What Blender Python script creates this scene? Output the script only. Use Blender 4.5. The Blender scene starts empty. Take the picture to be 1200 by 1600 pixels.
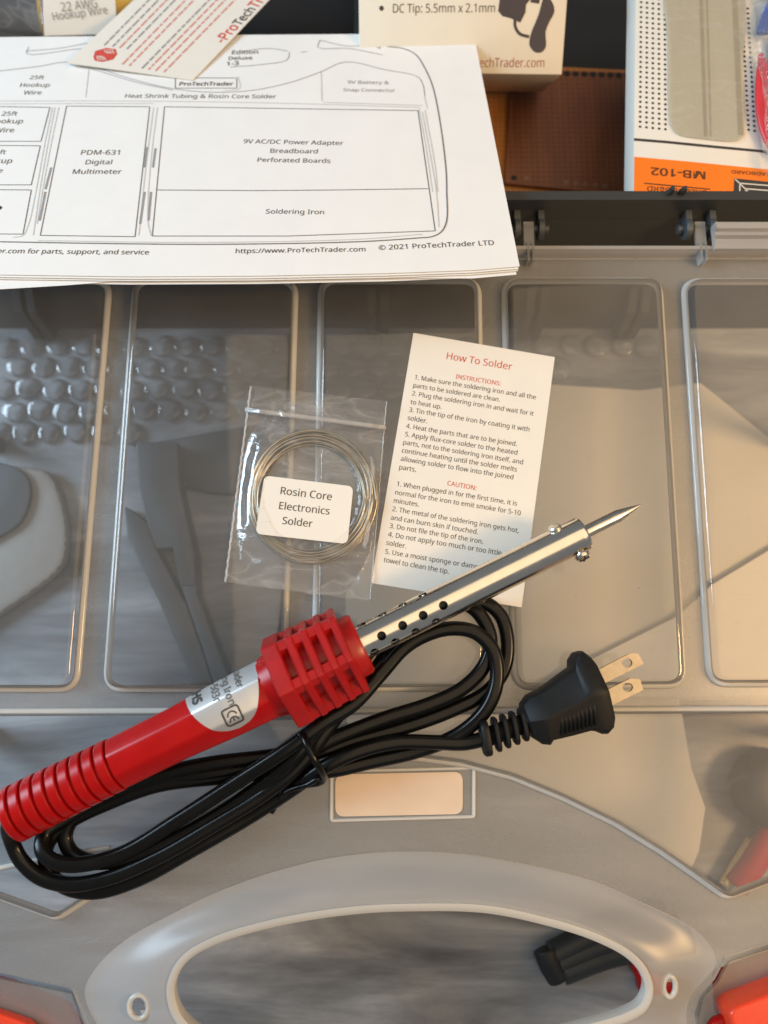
import bpy, bmesh, math, random
from mathutils import Vector, Matrix, noise
from mathutils.geometry import tessellate_polygon

random.seed(7)
SC = bpy.context.scene
COL = SC.collection

# ------------------------------------------------------------------ camera
F = 1200.0                       # focal length in photo pixels (photo 1200 x 1600)
TH = math.radians(10.0)          # tilt from straight down
HC = 0.268                       # height above the lid plate (z = 0)
cam_d = bpy.data.cameras.new('camera')
cam = bpy.data.objects.new('camera', cam_d)
COL.objects.link(cam)
cam.location = (0, 0, HC)
cam.rotation_euler = (TH, 0, 0)
cam_d.sensor_fit = 'VERTICAL'
cam_d.sensor_height = 24.0
cam_d.lens = 24.0 * F / 1600.0
cam_d.clip_start = 0.01
cam_d.clip_end = 50
cam_d.dof.use_dof = True
cam_d.dof.focus_distance = 0.258
cam_d.dof.aperture_fstop = 5.0
SC.camera = cam

# ------------------------------------------------------------------ light
world = bpy.data.worlds.new('World')
SC.world = world
world.use_nodes = True
bg = world.node_tree.nodes['Background']
bg.inputs[0].default_value = (0.84, 0.91, 1.0, 1)
bg.inputs[1].default_value = 0.19


def area(name, loc, target, size, size_y, power, color):
    d = bpy.data.lights.new(name, 'AREA')
    d.shape = 'RECTANGLE'
    d.size = size
    d.size_y = size_y
    d.energy = power
    d.color = color
    o = bpy.data.objects.new(name, d)
    COL.objects.link(o)
    o.location = loc
    o.rotation_euler = (Vector(target) - Vector(loc)).to_track_quat('-Z', 'Y').to_euler()
    return o


area('lamp_light', (0.50, -0.05, 0.46), (0.05, 0.02, 0), 0.13, 0.13, 2.5, (1.0, 0.62, 0.28))
area('window_light', (-1.02, 0.34, 0.56), (-0.08, 0.05, 0), 0.55, 0.55, 17.0, (0.62, 0.82, 1.0))
area('ceiling_light', (0.86, 0.12, 1.55), (0.46, 0.08, 0), 1.8, 2.5, 18.0, (1.0, 0.74, 0.455))
SC.view_settings.view_transform = 'Standard'
SC.view_settings.look = 'None'
SC.view_settings.exposure = 0.0
SC.view_settings.gamma = 1.0
SC.render.engine = 'CYCLES'
SC.cycles.use_denoising = True
SC.cycles.max_bounces = 14
SC.cycles.transparent_max_bounces = 24
SC.cycles.sample_clamp_indirect = 6.0

# ------------------------------------------------------------------ helpers
V = Vector
CT, ST = math.cos(TH), math.sin(TH)


def ray(x, y):
    u = (x - 600.0) / F
    v = (800.0 - y) / F
    return V((u, v * CT + ST, -CT + v * ST))


def P(x, y, z=0.0):
    d = ray(x, y)
    t = (z - HC) / d.z
    return V((0, 0, HC)) + d * t


class Plane:
    def __init__(self, o, n):
        self.o = V(o)
        self.n = V(n).normalized()

    def hit(self, x, y, off=0.0):
        d = ray(x, y)
        c = V((0, 0, HC))
        t = (self.o - c).dot(self.n) / d.dot(self.n)
        return c + d * t + self.n * off


def flat(z):
    return Plane((0, 0, z), (0, 0, 1))


W = {}


def set_tags(o, label=None, cat=None, group=None, kind=None):
    if label:
        o['label'] = label
    if cat:
        o['category'] = cat
    if group:
        o['group'] = group
    if kind:
        o['kind'] = kind
    return o


def thing(name, loc, label, cat, group=None):
    o = bpy.data.objects.new(name, None)
    o.empty_display_size = 0.01
    COL.objects.link(o)
    o.location = loc
    W[o] = V(loc)
    return set_tags(o, label, cat, group)


def obj(name, bm, mat, parent=None, smooth=None, recalc=True):
    if recalc:
        bmesh.ops.recalc_face_normals(bm, faces=bm.faces[:])
    if parent is not None:
        base = W[parent]
    elif bm.verts:
        xs = [v.co.x for v in bm.verts]
        ys = [v.co.y for v in bm.verts]
        zs = [v.co.z for v in bm.verts]
        base = V(((min(xs) + max(xs)) / 2, (min(ys) + max(ys)) / 2, min(zs)))
    else:
        base = V((0, 0, 0))
    for v in bm.verts:
        v.co -= base
    me = bpy.data.meshes.new(name)
    bm.to_mesh(me)
    bm.free()
    me.materials.append(mat)
    if smooth is not None:
        for p in me.polygons:
            p.use_smooth = True
        if smooth < 179:
            me.set_sharp_from_angle(angle=math.radians(smooth))
    o = bpy.data.objects.new(name, me)
    COL.objects.link(o)
    W[o] = base
    if parent is not None:
        o.parent = parent
    else:
        o.location = base
    return o


def add_slab(bm, pts, depth_vec):
    depth_vec = V(depth_vec)
    top = [bm.verts.new(p) for p in pts]
    bot = [bm.verts.new(V(p) + depth_vec) for p in pts]
    n = len(pts)
    bm.faces.new(top)
    bm.faces.new(bot[::-1])
    for k in range(n):
        bm.faces.new((top[k], bot[k], bot[(k + 1) % n], top[(k + 1) % n]))


def add_prism(bm, loops, depth_vec):
    """loops: [outer, hole, ...] of 3D points (planar); extruded by depth_vec with caps."""
    depth_vec = V(depth_vec)
    tris = tessellate_polygon([[V(p) for p in lp] for lp in loops])
    top = []
    for lp in loops:
        top += [bm.verts.new(p) for p in lp]
    bot = []
    for lp in loops:
        bot += [bm.verts.new(V(p) + depth_vec) for p in lp]
    for a, b, c in tris:
        try:
            bm.faces.new((top[a], top[b], top[c]))
            bm.faces.new((bot[c], bot[b], bot[a]))
        except ValueError:
            pass
    i = 0
    for lp in loops:
        n = len(lp)
        for k in range(n):
            a, b = i + k, i + (k + 1) % n
            bm.faces.new((top[a], top[b], bot[b], bot[a]))
        i += n


def add_sheet(bm, pts):
    vs = [bm.verts.new(p) for p in pts]
    for a, b, c in tessellate_polygon([[V(p) for p in pts]]):
        bm.faces.new((vs[a], vs[b], vs[c]))


def add_box(bm, c, ex, ey, ez, hx, hy, hz):
    c, ex, ey, ez = V(c), V(ex), V(ey), V(ez)
    vs = []
    for sz in (-1, 1):
        for sx, sy in ((-1, -1), (1, -1), (1, 1), (-1, 1)):
            vs.append(bm.verts.new(c + ex * hx * sx + ey * hy * sy + ez * hz * sz))
    for f in ((3, 2, 1, 0), (4, 5, 6, 7), (0, 1, 5, 4), (1, 2, 6, 5), (2, 3, 7, 6), (3, 0, 4, 7)):
        bm.faces.new([vs[i] for i in f])


def bevel_all(bm, w, seg=2):
    bmesh.ops.recalc_face_normals(bm, faces=bm.faces[:])
    bmesh.ops.bevel(bm, geom=bm.edges[:], offset=w, segments=seg, profile=0.5, affect='EDGES')


def catmull(pts, n=8, closed=False):
    out = []
    m = len(pts)
    rng = range(m) if closed else range(m - 1)
    for i in rng:
        if closed:
            p0, p1, p2, p3 = pts[(i - 1) % m], pts[i], pts[(i + 1) % m], pts[(i + 2) % m]
        else:
            p1, p2 = pts[i], pts[i + 1]
            p0 = pts[i - 1] if i > 0 else p1 * 2 - p2
            p3 = pts[i + 2] if i + 2 < m else p2 * 2 - p1
        # centripetal parametrisation keeps uneven spacing free of overshoot
        t0 = 0.0
        t1 = t0 + max(1e-9, (p1 - p0).length ** 0.5)
        t2 = t1 + max(1e-9, (p2 - p1).length ** 0.5)
        t3 = t2 + max(1e-9, (p3 - p2).length ** 0.5)
        for k in range(n):
            t = t1 + (t2 - t1) * k / n
            a1 = p0 * ((t1 - t) / (t1 - t0)) + p1 * ((t - t0) / (t1 - t0))
            a2 = p1 * ((t2 - t) / (t2 - t1)) + p2 * ((t - t1) / (t2 - t1))
            a3 = p2 * ((t3 - t) / (t3 - t2)) + p3 * ((t - t2) / (t3 - t2))
            b1 = a1 * ((t2 - t) / (t2 - t0)) + a2 * ((t - t0) / (t2 - t0))
            b2 = a2 * ((t3 - t) / (t3 - t1)) + a3 * ((t - t1) / (t3 - t1))
            out.append(b1 * ((t2 - t) / (t2 - t1)) + b2 * ((t - t1) / (t2 - t1)))
    if not closed:
        out.append(pts[-1].copy())
    return out


def circle_profile(r, n=10, r2=None):
    r2 = r if r2 is None else r2
    return [(r * math.cos(2 * math.pi * i / n), r2 * math.sin(2 * math.pi * i / n)) for i in range(n)]


def sweep(bm, pts, prof, closed=False, up=V((0, 0, 1)), caps=True, scale=None):
    n = len(pts)
    rings = []
    side_prev = None
    for i in range(n):
        if closed:
            t = pts[(i + 1) % n] - pts[i - 1]
        else:
            t = pts[min(i + 1, n - 1)] - pts[max(i - 1, 0)]
        if t.length < 1e-12:
            t = V((1, 0, 0))
        t.normalize()
        s = t.cross(up)
        if s.length < 1e-4:
            s = side_prev if side_prev is not None else V((1, 0, 0))
        s.normalize()
        side_prev = s
        u = s.cross(t).normalized()
        k = 1.0 if scale is None else scale[i]
        rings.append([bm.verts.new(pts[i] + s * a * k + u * b * k) for a, b in prof])
    m = len(prof)
    for i in range(n if closed else n - 1):
        a, b = rings[i], rings[(i + 1) % n]
        for k in range(m):
            bm.faces.new((a[k], a[(k + 1) % m], b[(k + 1) % m], b[k]))
    if caps and not closed:
        bm.faces.new(rings[0][::-1])
        bm.faces.new(rings[-1])


def tube(bm, pts, r, n=10, closed=False, r2=None):
    sweep(bm, pts, circle_profile(r, n, r2), closed)


def lathe(bm, o, ax, e1, e2, prof, n=32, shape=None, cap=True):
    """revolve (s, r) pairs about axis ax from o; e1,e2 span the section."""
    rings = []
    for s, r in prof:
        ring = []
        for k in range(n):
            a = 2 * math.pi * k / n
            q = r * (shape(a) if shape else 1.0)
            ring.append(bm.verts.new(o + ax * s + (e1 * math.cos(a) + e2 * math.sin(a)) * q))
        rings.append(ring)
    for i in range(len(rings) - 1):
        a, b = rings[i], rings[i + 1]
        for k in range(n):
            bm.faces.new((a[k], a[(k + 1) % n], b[(k + 1) % n], b[k]))
    if cap:
        bm.faces.new(rings[0][::-1])
        bm.faces.new(rings[-1])


def rounded(pts, rad, seg=7):
    """round the corners of a polygon of Vectors; rad is one radius or a list."""
    out = []
    n = len(pts)
    for i in range(n):
        r = rad[i] if isinstance(rad, (list, tuple)) else rad
        p, a, b = pts[i], pts[i - 1], pts[(i + 1) % n]
        da, db = (a - p), (b - p)
        la, lb = da.length, db.length
        da.normalize()
        db.normalize()
        ang = da.angle(db)
        if r <= 0 or ang > 3.1:
            out.append(p.copy())
            continue
        d = min(r / math.tan(ang / 2), la * 0.48, lb * 0.48)
        q0, q2 = p + da * d, p + db * d
        for k in range(seg + 1):
            t = k / seg
            out.append(q0 * (1 - t) ** 2 + p * 2 * t * (1 - t) + q2 * t * t)
    return out


def inset_loop(pts, d):
    """move each vertex of a closed planar (z-constant) loop inwards by d."""
    n = len(pts)
    area2 = sum(pts[i].x * pts[(i + 1) % n].y - pts[(i + 1) % n].x * pts[i].y for i in range(n))
    sg = 1 if area2 > 0 else -1
    out = []
    for i in range(n):
        t = (pts[(i + 1) % n] - pts[i - 1])
        t.z = 0
        t.normalize()
        out.append(pts[i] + V((-t.y, t.x, 0)) * d * sg)
    return out


try:
    import os
    FONT = bpy.data.fonts.load(os.path.join(bpy.utils.system_resource('DATAFILES'), 'fonts', 'NotoSansHebrew-Regular.woff2'))
except Exception:
    FONT = None
_text_cache = {}


def text_mesh(s, bold=0.0, shear=0.0):
    key = (s, bold, shear)
    if key in _text_cache:
        return _text_cache[key]
    cu = bpy.data.curves.new('t', 'FONT')
    cu.body = s
    cu.size = 1.0
    if FONT:
        cu.font = FONT
    cu.resolution_u = 3
    cu.offset = bold
    cu.shear = shear
    cu.fill_mode = 'FRONT'
    o = bpy.data.objects.new('t', cu)
    COL.objects.link(o)
    bpy.context.view_layer.update()
    dg = bpy.context.evaluated_depsgraph_get()
    me = bpy.data.meshes.new_from_object(o.evaluated_get(dg))
    vs = [v.co.copy() for v in me.vertices]
    fs = [list(p.vertices) for p in me.polygons]
    bpy.data.objects.remove(o)
    bpy.data.meshes.remove(me)
    bpy.data.curves.remove(cu)
    _text_cache[key] = (vs, fs)
    return vs, fs


def add_text_map(bm, s, fn, bold=0.0, shear=0.0):
    """fn(x01, y) -> 3D point; x01 runs 0..1 over the line, y in units of the line's length."""
    vs, fs = text_mesh(s, bold, shear)
    if not vs:
        return
    x0 = min(v.x for v in vs)
    x1 = max(v.x for v in vs)
    w = x1 - x0
    nv = [bm.verts.new(fn((v.x - x0) / w, v.y / w)) for v in vs]
    for f in fs:
        try:
            bm.faces.new([nv[i] for i in f])
        except ValueError:
            pass


def add_text(bm, plane, s, p0, p1, bold=0.0, off=0.00012, ky=1.0, shear=0.0):
    a = plane.hit(*p0, off)
    b = plane.hit(*p1, off)
    d = b - a
    L = d.length
    d.normalize()
    u = plane.n.cross(d).normalized()
    add_text_map(bm, s, lambda x, y: a + d * (x * L) + u * (y * L * ky), bold, shear)


def add_stroke(bm, plane, pts, w, off=0.0001, closed=False):
    q = [plane.hit(x, y, off) for x, y in pts]
    n = len(q)
    L, R = [], []
    for i in range(n):
        if closed:
            t = q[(i + 1) % n] - q[i - 1]
        else:
            t = q[min(i + 1, n - 1)] - q[max(i - 1, 0)]
        t.normalize()
        s = plane.n.cross(t).normalized() * (w / 2)
        # mitre sharp corners a little wider
        L.append(bm.verts.new(q[i] + s))
        R.append(bm.verts.new(q[i] - s))
    for i in range(n if closed else n - 1):
        j = (i + 1) % n
        bm.faces.new((L[i], L[j], R[j], R[i]))


def add_seg(bm, plane, pts, w, off=0.0001, closed=False):
    m = len(pts)
    for i in range(m if closed else m - 1):
        add_stroke(bm, plane, [pts[i], pts[(i + 1) % m]], w, off + i * 1e-7)


def smoothpx(pts, n=6, closed=False):
    q = catmull([V((x, y, 0)) for x, y in pts], n, closed)
    return [(p.x, p.y) for p in q]


# ------------------------------------------------------------------ materials
def nodes(name):
    m = bpy.data.materials.new(name)
    m.use_nodes = True
    nt = m.node_tree
    nt.nodes.clear()
    out = nt.nodes.new('ShaderNodeOutputMaterial')
    return m, nt, out


def nnoise(nt, scale, detail=3.0, rough=0.55, stretch=None):
    tc = nt.nodes.new('ShaderNodeTexCoord')
    src = tc.outputs['Object']
    if stretch:
        mp = nt.nodes.new('ShaderNodeMapping')
        mp.inputs['Scale'].default_value = stretch
        nt.links.new(src, mp.inputs['Vector'])
        src = mp.outputs['Vector']
    n = nt.nodes.new('ShaderNodeTexNoise')
    n.inputs['Scale'].default_value = scale
    n.inputs['Detail'].default_value = detail
    n.inputs['Roughness'].default_value = rough
    nt.links.new(src, n.inputs['Vector'])
    return n


def ramp(nt, src, stops):
    r = nt.nodes.new('ShaderNodeValToRGB')
    el = r.color_ramp.elements
    while len(el) < len(stops):
        el.new(0.5)
    for e, (p, c) in zip(el, stops):
        e.position = p
        e.color = (*c, 1) if len(c) == 3 else c
    nt.links.new(src, r.inputs[0])
    return r


def bump(nt, src, strength, dist):
    b = nt.nodes.new('ShaderNodeBump')
    b.inputs['Strength'].default_value = strength
    b.inputs['Distance'].default_value = dist
    nt.links.new(src, b.inputs['Height'])
    return b


def principled(name, col, rough=0.5, metal=0.0, var=0.06, nscale=300, bstr=0.0, bdist=0.0002,
               coat=0.0, spec=0.5, bscale=None, rvar=0.0, sss=0.0, stretch=None):
    m, nt, out = nodes(name)
    p = nt.nodes.new('ShaderNodeBsdfPrincipled')
    nt.links.new(p.outputs[0], out.inputs[0])
    n = nnoise(nt, nscale, stretch=stretch)
    c0 = tuple(max(0, c * (1 - var)) for c in col)
    c1 = tuple(min(1, c * (1 + var)) for c in col)
    r = ramp(nt, n.outputs['Fac'], [(0.3, c0), (0.7, c1)])
    nt.links.new(r.outputs[0], p.inputs['Base Color'])
    p.inputs['Roughness'].default_value = rough
    p.inputs['Metallic'].default_value = metal
    p.inputs['Specular IOR Level'].default_value = spec
    p.inputs['Coat Weight'].default_value = coat
    p.inputs['Coat Roughness'].default_value = 0.08
    if rvar:
        n3 = nnoise(nt, nscale * 0.35, 4)
        rr = ramp(nt, n3.outputs['Fac'], [(0.3, (rough - rvar,) * 3), (0.7, (rough + rvar,) * 3)])
        nt.links.new(rr.outputs[0], p.inputs['Roughness'])
    if sss:
        p.inputs['Subsurface Weight'].default_value = sss
        p.inputs['Subsurface Scale'].default_value = 0.002
    if bstr:
        n2 = nnoise(nt, bscale or nscale, 4)
        b = bump(nt, n2.outputs['Fac'], bstr, bdist)
        nt.links.new(b.outputs[0], p.inputs['Normal'])
    return m


def clear_plastic(name, haze, haze_col, gloss_rough, trans_col=(1, 1, 1), ior=1.5, bstr=0.0, bdist=0.0005,
                  bscale=120, haze_var=0.0, translucent=0.3, gloss_boost=1.0, stretch=None, edge=0.0, crease=0, specks=0):
    """thin clear plastic: straight-through transparency + a little diffuse haze + fresnel gloss."""
    m, nt, out = nodes(name)
    N = nt.nodes
    tr = N.new('ShaderNodeBsdfTransparent')
    tr.inputs[0].default_value = (*trans_col, 1)
    df = N.new('ShaderNodeBsdfDiffuse')
    df.inputs[0].default_value = (*haze_col, 1)
    tl = N.new('ShaderNodeBsdfTranslucent')
    tl.inputs[0].default_value = (*haze_col, 1)
    mx0 = N.new('ShaderNodeMixShader')
    mx0.inputs[0].default_value = translucent
    nt.links.new(df.outputs[0], mx0.inputs[1])
    nt.links.new(tl.outputs[0], mx0.inputs[2])
    mx = N.new('ShaderNodeMixShader')
    mx.inputs[0].default_value = haze
    if haze_var:
        n = nnoise(nt, 60, 5)
        r = ramp(nt, n.outputs['Fac'], [(0.3, (max(0, haze - haze_var),) * 3), (0.75, (min(1, haze + haze_var),) * 3)])
        nt.links.new(r.outputs[0], mx.inputs[0])
    if crease:
        nz = nnoise(nt, crease, 2, 0.5, stretch=stretch)
        nz.inputs['Distortion'].default_value = 0.6
        sb = N.new('ShaderNodeMath')
        sb.operation = 'SUBTRACT'
        sb.inputs[1].default_value = 0.5
        nt.links.new(nz.outputs['Fac'], sb.inputs[0])
        ab = N.new('ShaderNodeMath')
        ab.operation = 'ABSOLUTE'
        nt.links.new(sb.outputs[0], ab.inputs[0])
        cr = ramp(nt, ab.outputs[0], [(0.0, (haze + 0.16,) * 3), (0.012, (haze + 0.05,) * 3), (0.06, (haze,) * 3)])
        nt.links.new(cr.outputs[0], mx.inputs[0])
    if edge:
        lw = N.new('ShaderNodeLayerWeight')
        lw.inputs['Blend'].default_value = 0.35
        pw = N.new('ShaderNodeMath')
        pw.operation = 'POWER'
        pw.inputs[1].default_value = 3.6
        nt.links.new(lw.outputs['Facing'], pw.inputs[0])
        ma = N.new('ShaderNodeMath')
        ma.operation = 'MULTIPLY_ADD'
        ma.inputs[1].default_value = edge
        ma.inputs[2].default_value = haze
        nt.links.new(pw.outputs[0], ma.inputs[0])
        nt.links.new(ma.outputs[0], mx.inputs[0])
    if specks:
        # dust and fine scratches lying on the plastic
        tc = N.new('ShaderNodeTexCoord')
        vo = N.new('ShaderNodeTexVoronoi')
        vo.inputs['Scale'].default_value = specks
        nt.links.new(tc.outputs['Object'], vo.inputs['Vector'])
        r1 = ramp(nt, vo.outputs['Distance'], [(0.0, (0.6,) * 3), (0.022, (0, 0, 0))])
        add1 = N.new('ShaderNodeMath')
        add1.operation = 'ADD'
        nt.links.new(mx.inputs[0].links[0].from_socket, add1.inputs[0])
        nt.links.new(r1.outputs[0], add1.inputs[1])
        sn = nnoise(nt, 22, 2, 0.5, stretch=(1.0, 3.5, 1.0))
        sn.inputs['Distortion'].default_value = 1.5
        ss_ = N.new('ShaderNodeMath')
        ss_.operation = 'SUBTRACT'
        ss_.inputs[1].default_value = 0.53
        nt.links.new(sn.outputs['Fac'], ss_.inputs[0])
        sa = N.new('ShaderNodeMath')
        sa.operation = 'ABSOLUTE'
        nt.links.new(ss_.outputs[0], sa.inputs[0])
        r2 = ramp(nt, sa.outputs[0], [(0.0, (0.05,) * 3), (0.003, (0, 0, 0))])
        add2 = N.new('ShaderNodeMath')
        add2.operation = 'ADD'
        nt.links.new(add1.outputs[0], add2.inputs[0])
        nt.links.new(r2.outputs[0], add2.inputs[1])
        nt.links.new(add2.outputs[0], mx.inputs[0])
    nt.links.new(tr.outputs[0], mx.inputs[1])
    nt.links.new(mx0.outputs[0], mx.inputs[2])
    gl = N.new('ShaderNodeBsdfGlossy')
    gl.inputs['Color'].default_value = (1, 1, 1, 1)
    gl.inputs['Roughness'].default_value = gloss_rough
    fr = N.new('ShaderNodeFresnel')
    fr.inputs['IOR'].default_value = ior
    if bstr:
        n2 = nnoise(nt, bscale, 5, stretch=stretch)
        b = bump(nt, n2.outputs['Fac'], bstr, bdist)
        nt.links.new(b.outputs[0], gl.inputs['Normal'])
        nt.links.new(b.outputs[0], fr.inputs['Normal'])
    mul = N.new('ShaderNodeMath')
    mul.operation = 'MULTIPLY'
    mul.use_clamp = True
    mul.inputs[1].default_value = gloss_boost
    nt.links.new(fr.outputs[0], mul.inputs[0])
    mg = N.new('ShaderNodeMixShader')
    nt.links.new(mul.outputs[0], mg.inputs[0])
    nt.links.new(mx.outputs[0], mg.inputs[1])
    nt.links.new(gl.outputs[0], mg.inputs[2])
    nt.links.new(mg.outputs[0], out.inputs[0])
    return m


M = {}
M['frost'] = clear_plastic('frosted_plastic', 0.36, (0.48, 0.477, 0.465), 0.30, bstr=0.45, bdist=0.00008, bscale=1600,
                           haze_var=0.02, specks=55)
M['panel'] = clear_plastic('clear_plastic', 0.15, (0.60, 0.59, 0.57), 0.03, haze_var=0.02, bstr=0.06, bdist=0.0003,
                           bscale=25, specks=60)
M['bead'] = clear_plastic('thick_plastic_bead', 0.68, (0.92, 0.90, 0.85), 0.12)
M['flange'] = clear_plastic('frosted_flange', 0.55, (0.60, 0.59, 0.58), 0.27, gloss_boost=0.55, bstr=0.15, bdist=0.0002, bscale=120)
M['rim'] = clear_plastic('plastic_rim', 0.66, (0.84, 0.80, 0.73), 0.25)
M['dark'] = principled('dark_grey_plastic', (0.030, 0.033, 0.034), 0.42, bstr=0.2, bdist=0.00005, nscale=1500)
M['darker'] = principled('black_plastic', (0.012, 0.012, 0.013), 0.5, bstr=0.2, bdist=0.00005, nscale=900)
M['hinge'] = principled('grey_hinge_plastic', (0.060, 0.066, 0.070), 0.4, nscale=400)
M['red'] = principled('red_plastic', (0.40, 0.0035, 0.003), 0.30, var=0.08, nscale=120, bstr=0.08, bdist=0.0001, bscale=400,
                      spec=0.28, rvar=0.06)
M['redmat'] = principled('red_moulded_plastic', (0.38, 0.005, 0.004), 0.36, var=0.1, nscale=150, bstr=0.15, bdist=0.0001,
                         bscale=600, rvar=0.06)
M['orange'] = principled('orange_red_plastic', (0.75, 0.055, 0.018), 0.3, nscale=200)
M['chrome'] = principled('chromed_steel', (0.84, 0.78, 0.68), 0.20, metal=1.0, var=0.03, nscale=200, bstr=0.04, bdist=0.0001,
                         bscale=500, rvar=0.04)
M['steel'] = principled('plain_steel', (0.72, 0.68, 0.60), 0.28, metal=1.0, var=0.06, nscale=600, rvar=0.08, bstr=0.1,
                        bdist=0.00005)
M['brass'] = principled('nickel_prong', (0.40, 0.345, 0.265), 0.38, metal=1.0, var=0.08, nscale=500, rvar=0.08, bstr=0.1,
                        bdist=0.00005)
M['rubber'] = principled('black_rubber', (0.0040, 0.0040, 0.0036), 0.25, var=0.15, nscale=300, bstr=0.12, bdist=0.0001,
                         bscale=500, rvar=0.05, spec=0.30)
M['plug'] = principled('black_moulded_vinyl', (0.0055, 0.0055, 0.0055), 0.55, var=0.2, nscale=300, bstr=0.25, bdist=0.00015,
                       bscale=350, rvar=0.08, spec=0.32)
M['paper'] = principled('white_paper', (0.80, 0.79, 0.77), 0.75, var=0.015, nscale=90, bstr=0.08, bdist=0.0002, bscale=160,
                        spec=0.2)
M['card'] = principled('white_card', (0.77, 0.73, 0.655), 0.6, var=0.015, nscale=120, bstr=0.04, bdist=0.0001, bscale=300,
                       spec=0.3)
M['sticker'] = principled('white_sticker', (0.80, 0.76, 0.68), 0.5, var=0.01, nscale=100)
M['peach'] = principled('peach_label', (0.70, 0.55, 0.42), 0.5, var=0.05, nscale=70, bstr=0.1, bdist=0.0001, bscale=120)
M['silver'] = principled('silver_foil_sticker', (0.80, 0.79, 0.77), 0.32, metal=0.75, var=0.03, nscale=100)
M['ink'] = principled('black_ink', (0.035, 0.033, 0.033), 0.6, nscale=400)
M['grey_ink'] = principled('grey_ink', (0.28, 0.28, 0.285), 0.7, nscale=400)
M['pale_ink'] = principled('pale_grey_ink', (0.55, 0.55, 0.55), 0.7, nscale=400)
M['red_ink'] = principled('red_ink', (0.62, 0.07, 0.05), 0.6, nscale=400)
M['maroon_ink'] = principled('maroon_ink', (0.33, 0.045, 0.035), 0.6, nscale=400)
M['pink_ink'] = principled('pale_red_ink', (0.66, 0.25, 0.22), 0.6, nscale=400)
M['orange_ink'] = principled('orange_print', (0.86, 0.19, 0.006), 0.5, var=0.04, nscale=80)
M['brown_ink'] = principled('dark_brown_print', (0.10, 0.035, 0.01), 0.5, nscale=300)
M['solder'] = principled('solder_wire', (0.46, 0.42, 0.345), 0.36, metal=1.0, var=0.1, nscale=400, rvar=0.1)
M['film'] = clear_plastic('bag_film', 0.075, (0.80, 0.79, 0.77), 0.07, bstr=0.5, bdist=0.0010, bscale=110,
                          crease=45, gloss_boost=0.38, stretch=(1.0, 2.4, 1.0))
M['seam'] = clear_plastic('bag_seam', 0.45, (0.9, 0.89, 0.87), 0.12, bstr=0.9, bdist=0.001, bscale=900, gloss_boost=1.8)
M['bubble'] = clear_plastic('bubble_film', 0.012, (0.85, 0.86, 0.87), 0.02, bstr=0.2, bdist=0.0005, bscale=260, gloss_boost=1.3, edge=0.34)
M['bubble_sheet'] = clear_plastic('bubble_sheet', 0.08, (0.8, 0.82, 0.84), 0.12, gloss_boost=0.5)
M['cardbox'] = principled('cream_carton', (0.74, 0.68, 0.56), 0.55, var=0.02, nscale=80)
M['white_box'] = principled('white_carton', (0.74, 0.70, 0.62), 0.5, var=0.02, nscale=80)
M['board'] = principled('breadboard_plastic', (0.50, 0.475, 0.37), 0.3, var=0.05, nscale=90, coat=0.2, stretch=(1, 0.08, 1))
M['board_dark'] = principled('breadboard_channel', (0.36, 0.33, 0.24), 0.35, var=0.05, nscale=90)
M['yellow'] = principled('yellow_wire', (0.72, 0.42, 0.03), 0.35, nscale=200)
M['redwire'] = principled('red_wire', (0.62, 0.04, 0.05), 0.35, nscale=200)
M['bluewire'] = principled('blue_wire', (0.05, 0.10, 0.42), 0.35, nscale=200)
M['pale'] = principled('pale_reflection_tone', (0.31, 0.295, 0.275), 0.5, var=0.08, nscale=60)  # tone of the pale shape that imitates a reflection
M['slate'] = principled('slate_reflection_tone', (0.060, 0.068, 0.076), 0.5, var=0.15, nscale=60)
M['gold'] = principled('gold_highlight_tone', (0.80, 0.60, 0.28), 0.3, metal=1.0, nscale=90)  # colours the strip that imitates a yellow highlight


def wood_table():
    m, nt, out = nodes('grey_wood')
    p = nt.nodes.new('ShaderNodeBsdfPrincipled')
    nt.links.new(p.outputs[0], out.inputs[0])
    n = nnoise(nt, 7, 6, 0.6, stretch=(1.0, 5.0, 1.0))
    n.inputs['Distortion'].default_value = 0.8
    r = ramp(nt, n.outputs['Fac'], [(0.28, (0.068, 0.075, 0.087)), (0.42, (0.155, 0.170, 0.192)),
                                    (0.55, (0.26, 0.28, 0.31)), (0.72, (0.46, 0.485, 0.515))])
    n2 = nnoise(nt, 40, 5, 0.6, stretch=(1.0, 6.0, 1.0))
    r2 = ramp(nt, n2.outputs['Fac'], [(0.35, (0.86, 0.86, 0.86)), (0.65, (1.05, 1.05, 1.04))])
    mul = nt.nodes.new('ShaderNodeMixRGB')
    mul.blend_type = 'MULTIPLY'
    mul.inputs[0].default_value = 1.0
    nt.links.new(r.outputs[0], mul.inputs[1])
    nt.links.new(r2.outputs[0], mul.inputs[2])
    # brown patches mixed in where the noise runs high
    n3 = nnoise(nt, 9, 4, 0.5)
    r3 = ramp(nt, n3.outputs['Fac'], [(0.60, (0, 0, 0)), (0.74, (0.55, 0.55, 0.55))])
    mx = nt.nodes.new('ShaderNodeMixRGB')
    mx.inputs[2].default_value = (0.20, 0.14, 0.10, 1)
    nt.links.new(r3.outputs[0], mx.inputs[0])
    nt.links.new(mul.outputs[0], mx.inputs[1])
    nt.links.new(mx.outputs[0], p.inputs['Base Color'])
    p.inputs['Roughness'].default_value = 0.38
    b = bump(nt, n2.outputs['Fac'], 0.2, 0.0004)
    nt.links.new(b.outputs[0], p.inputs['Normal'])
    return m


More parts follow.
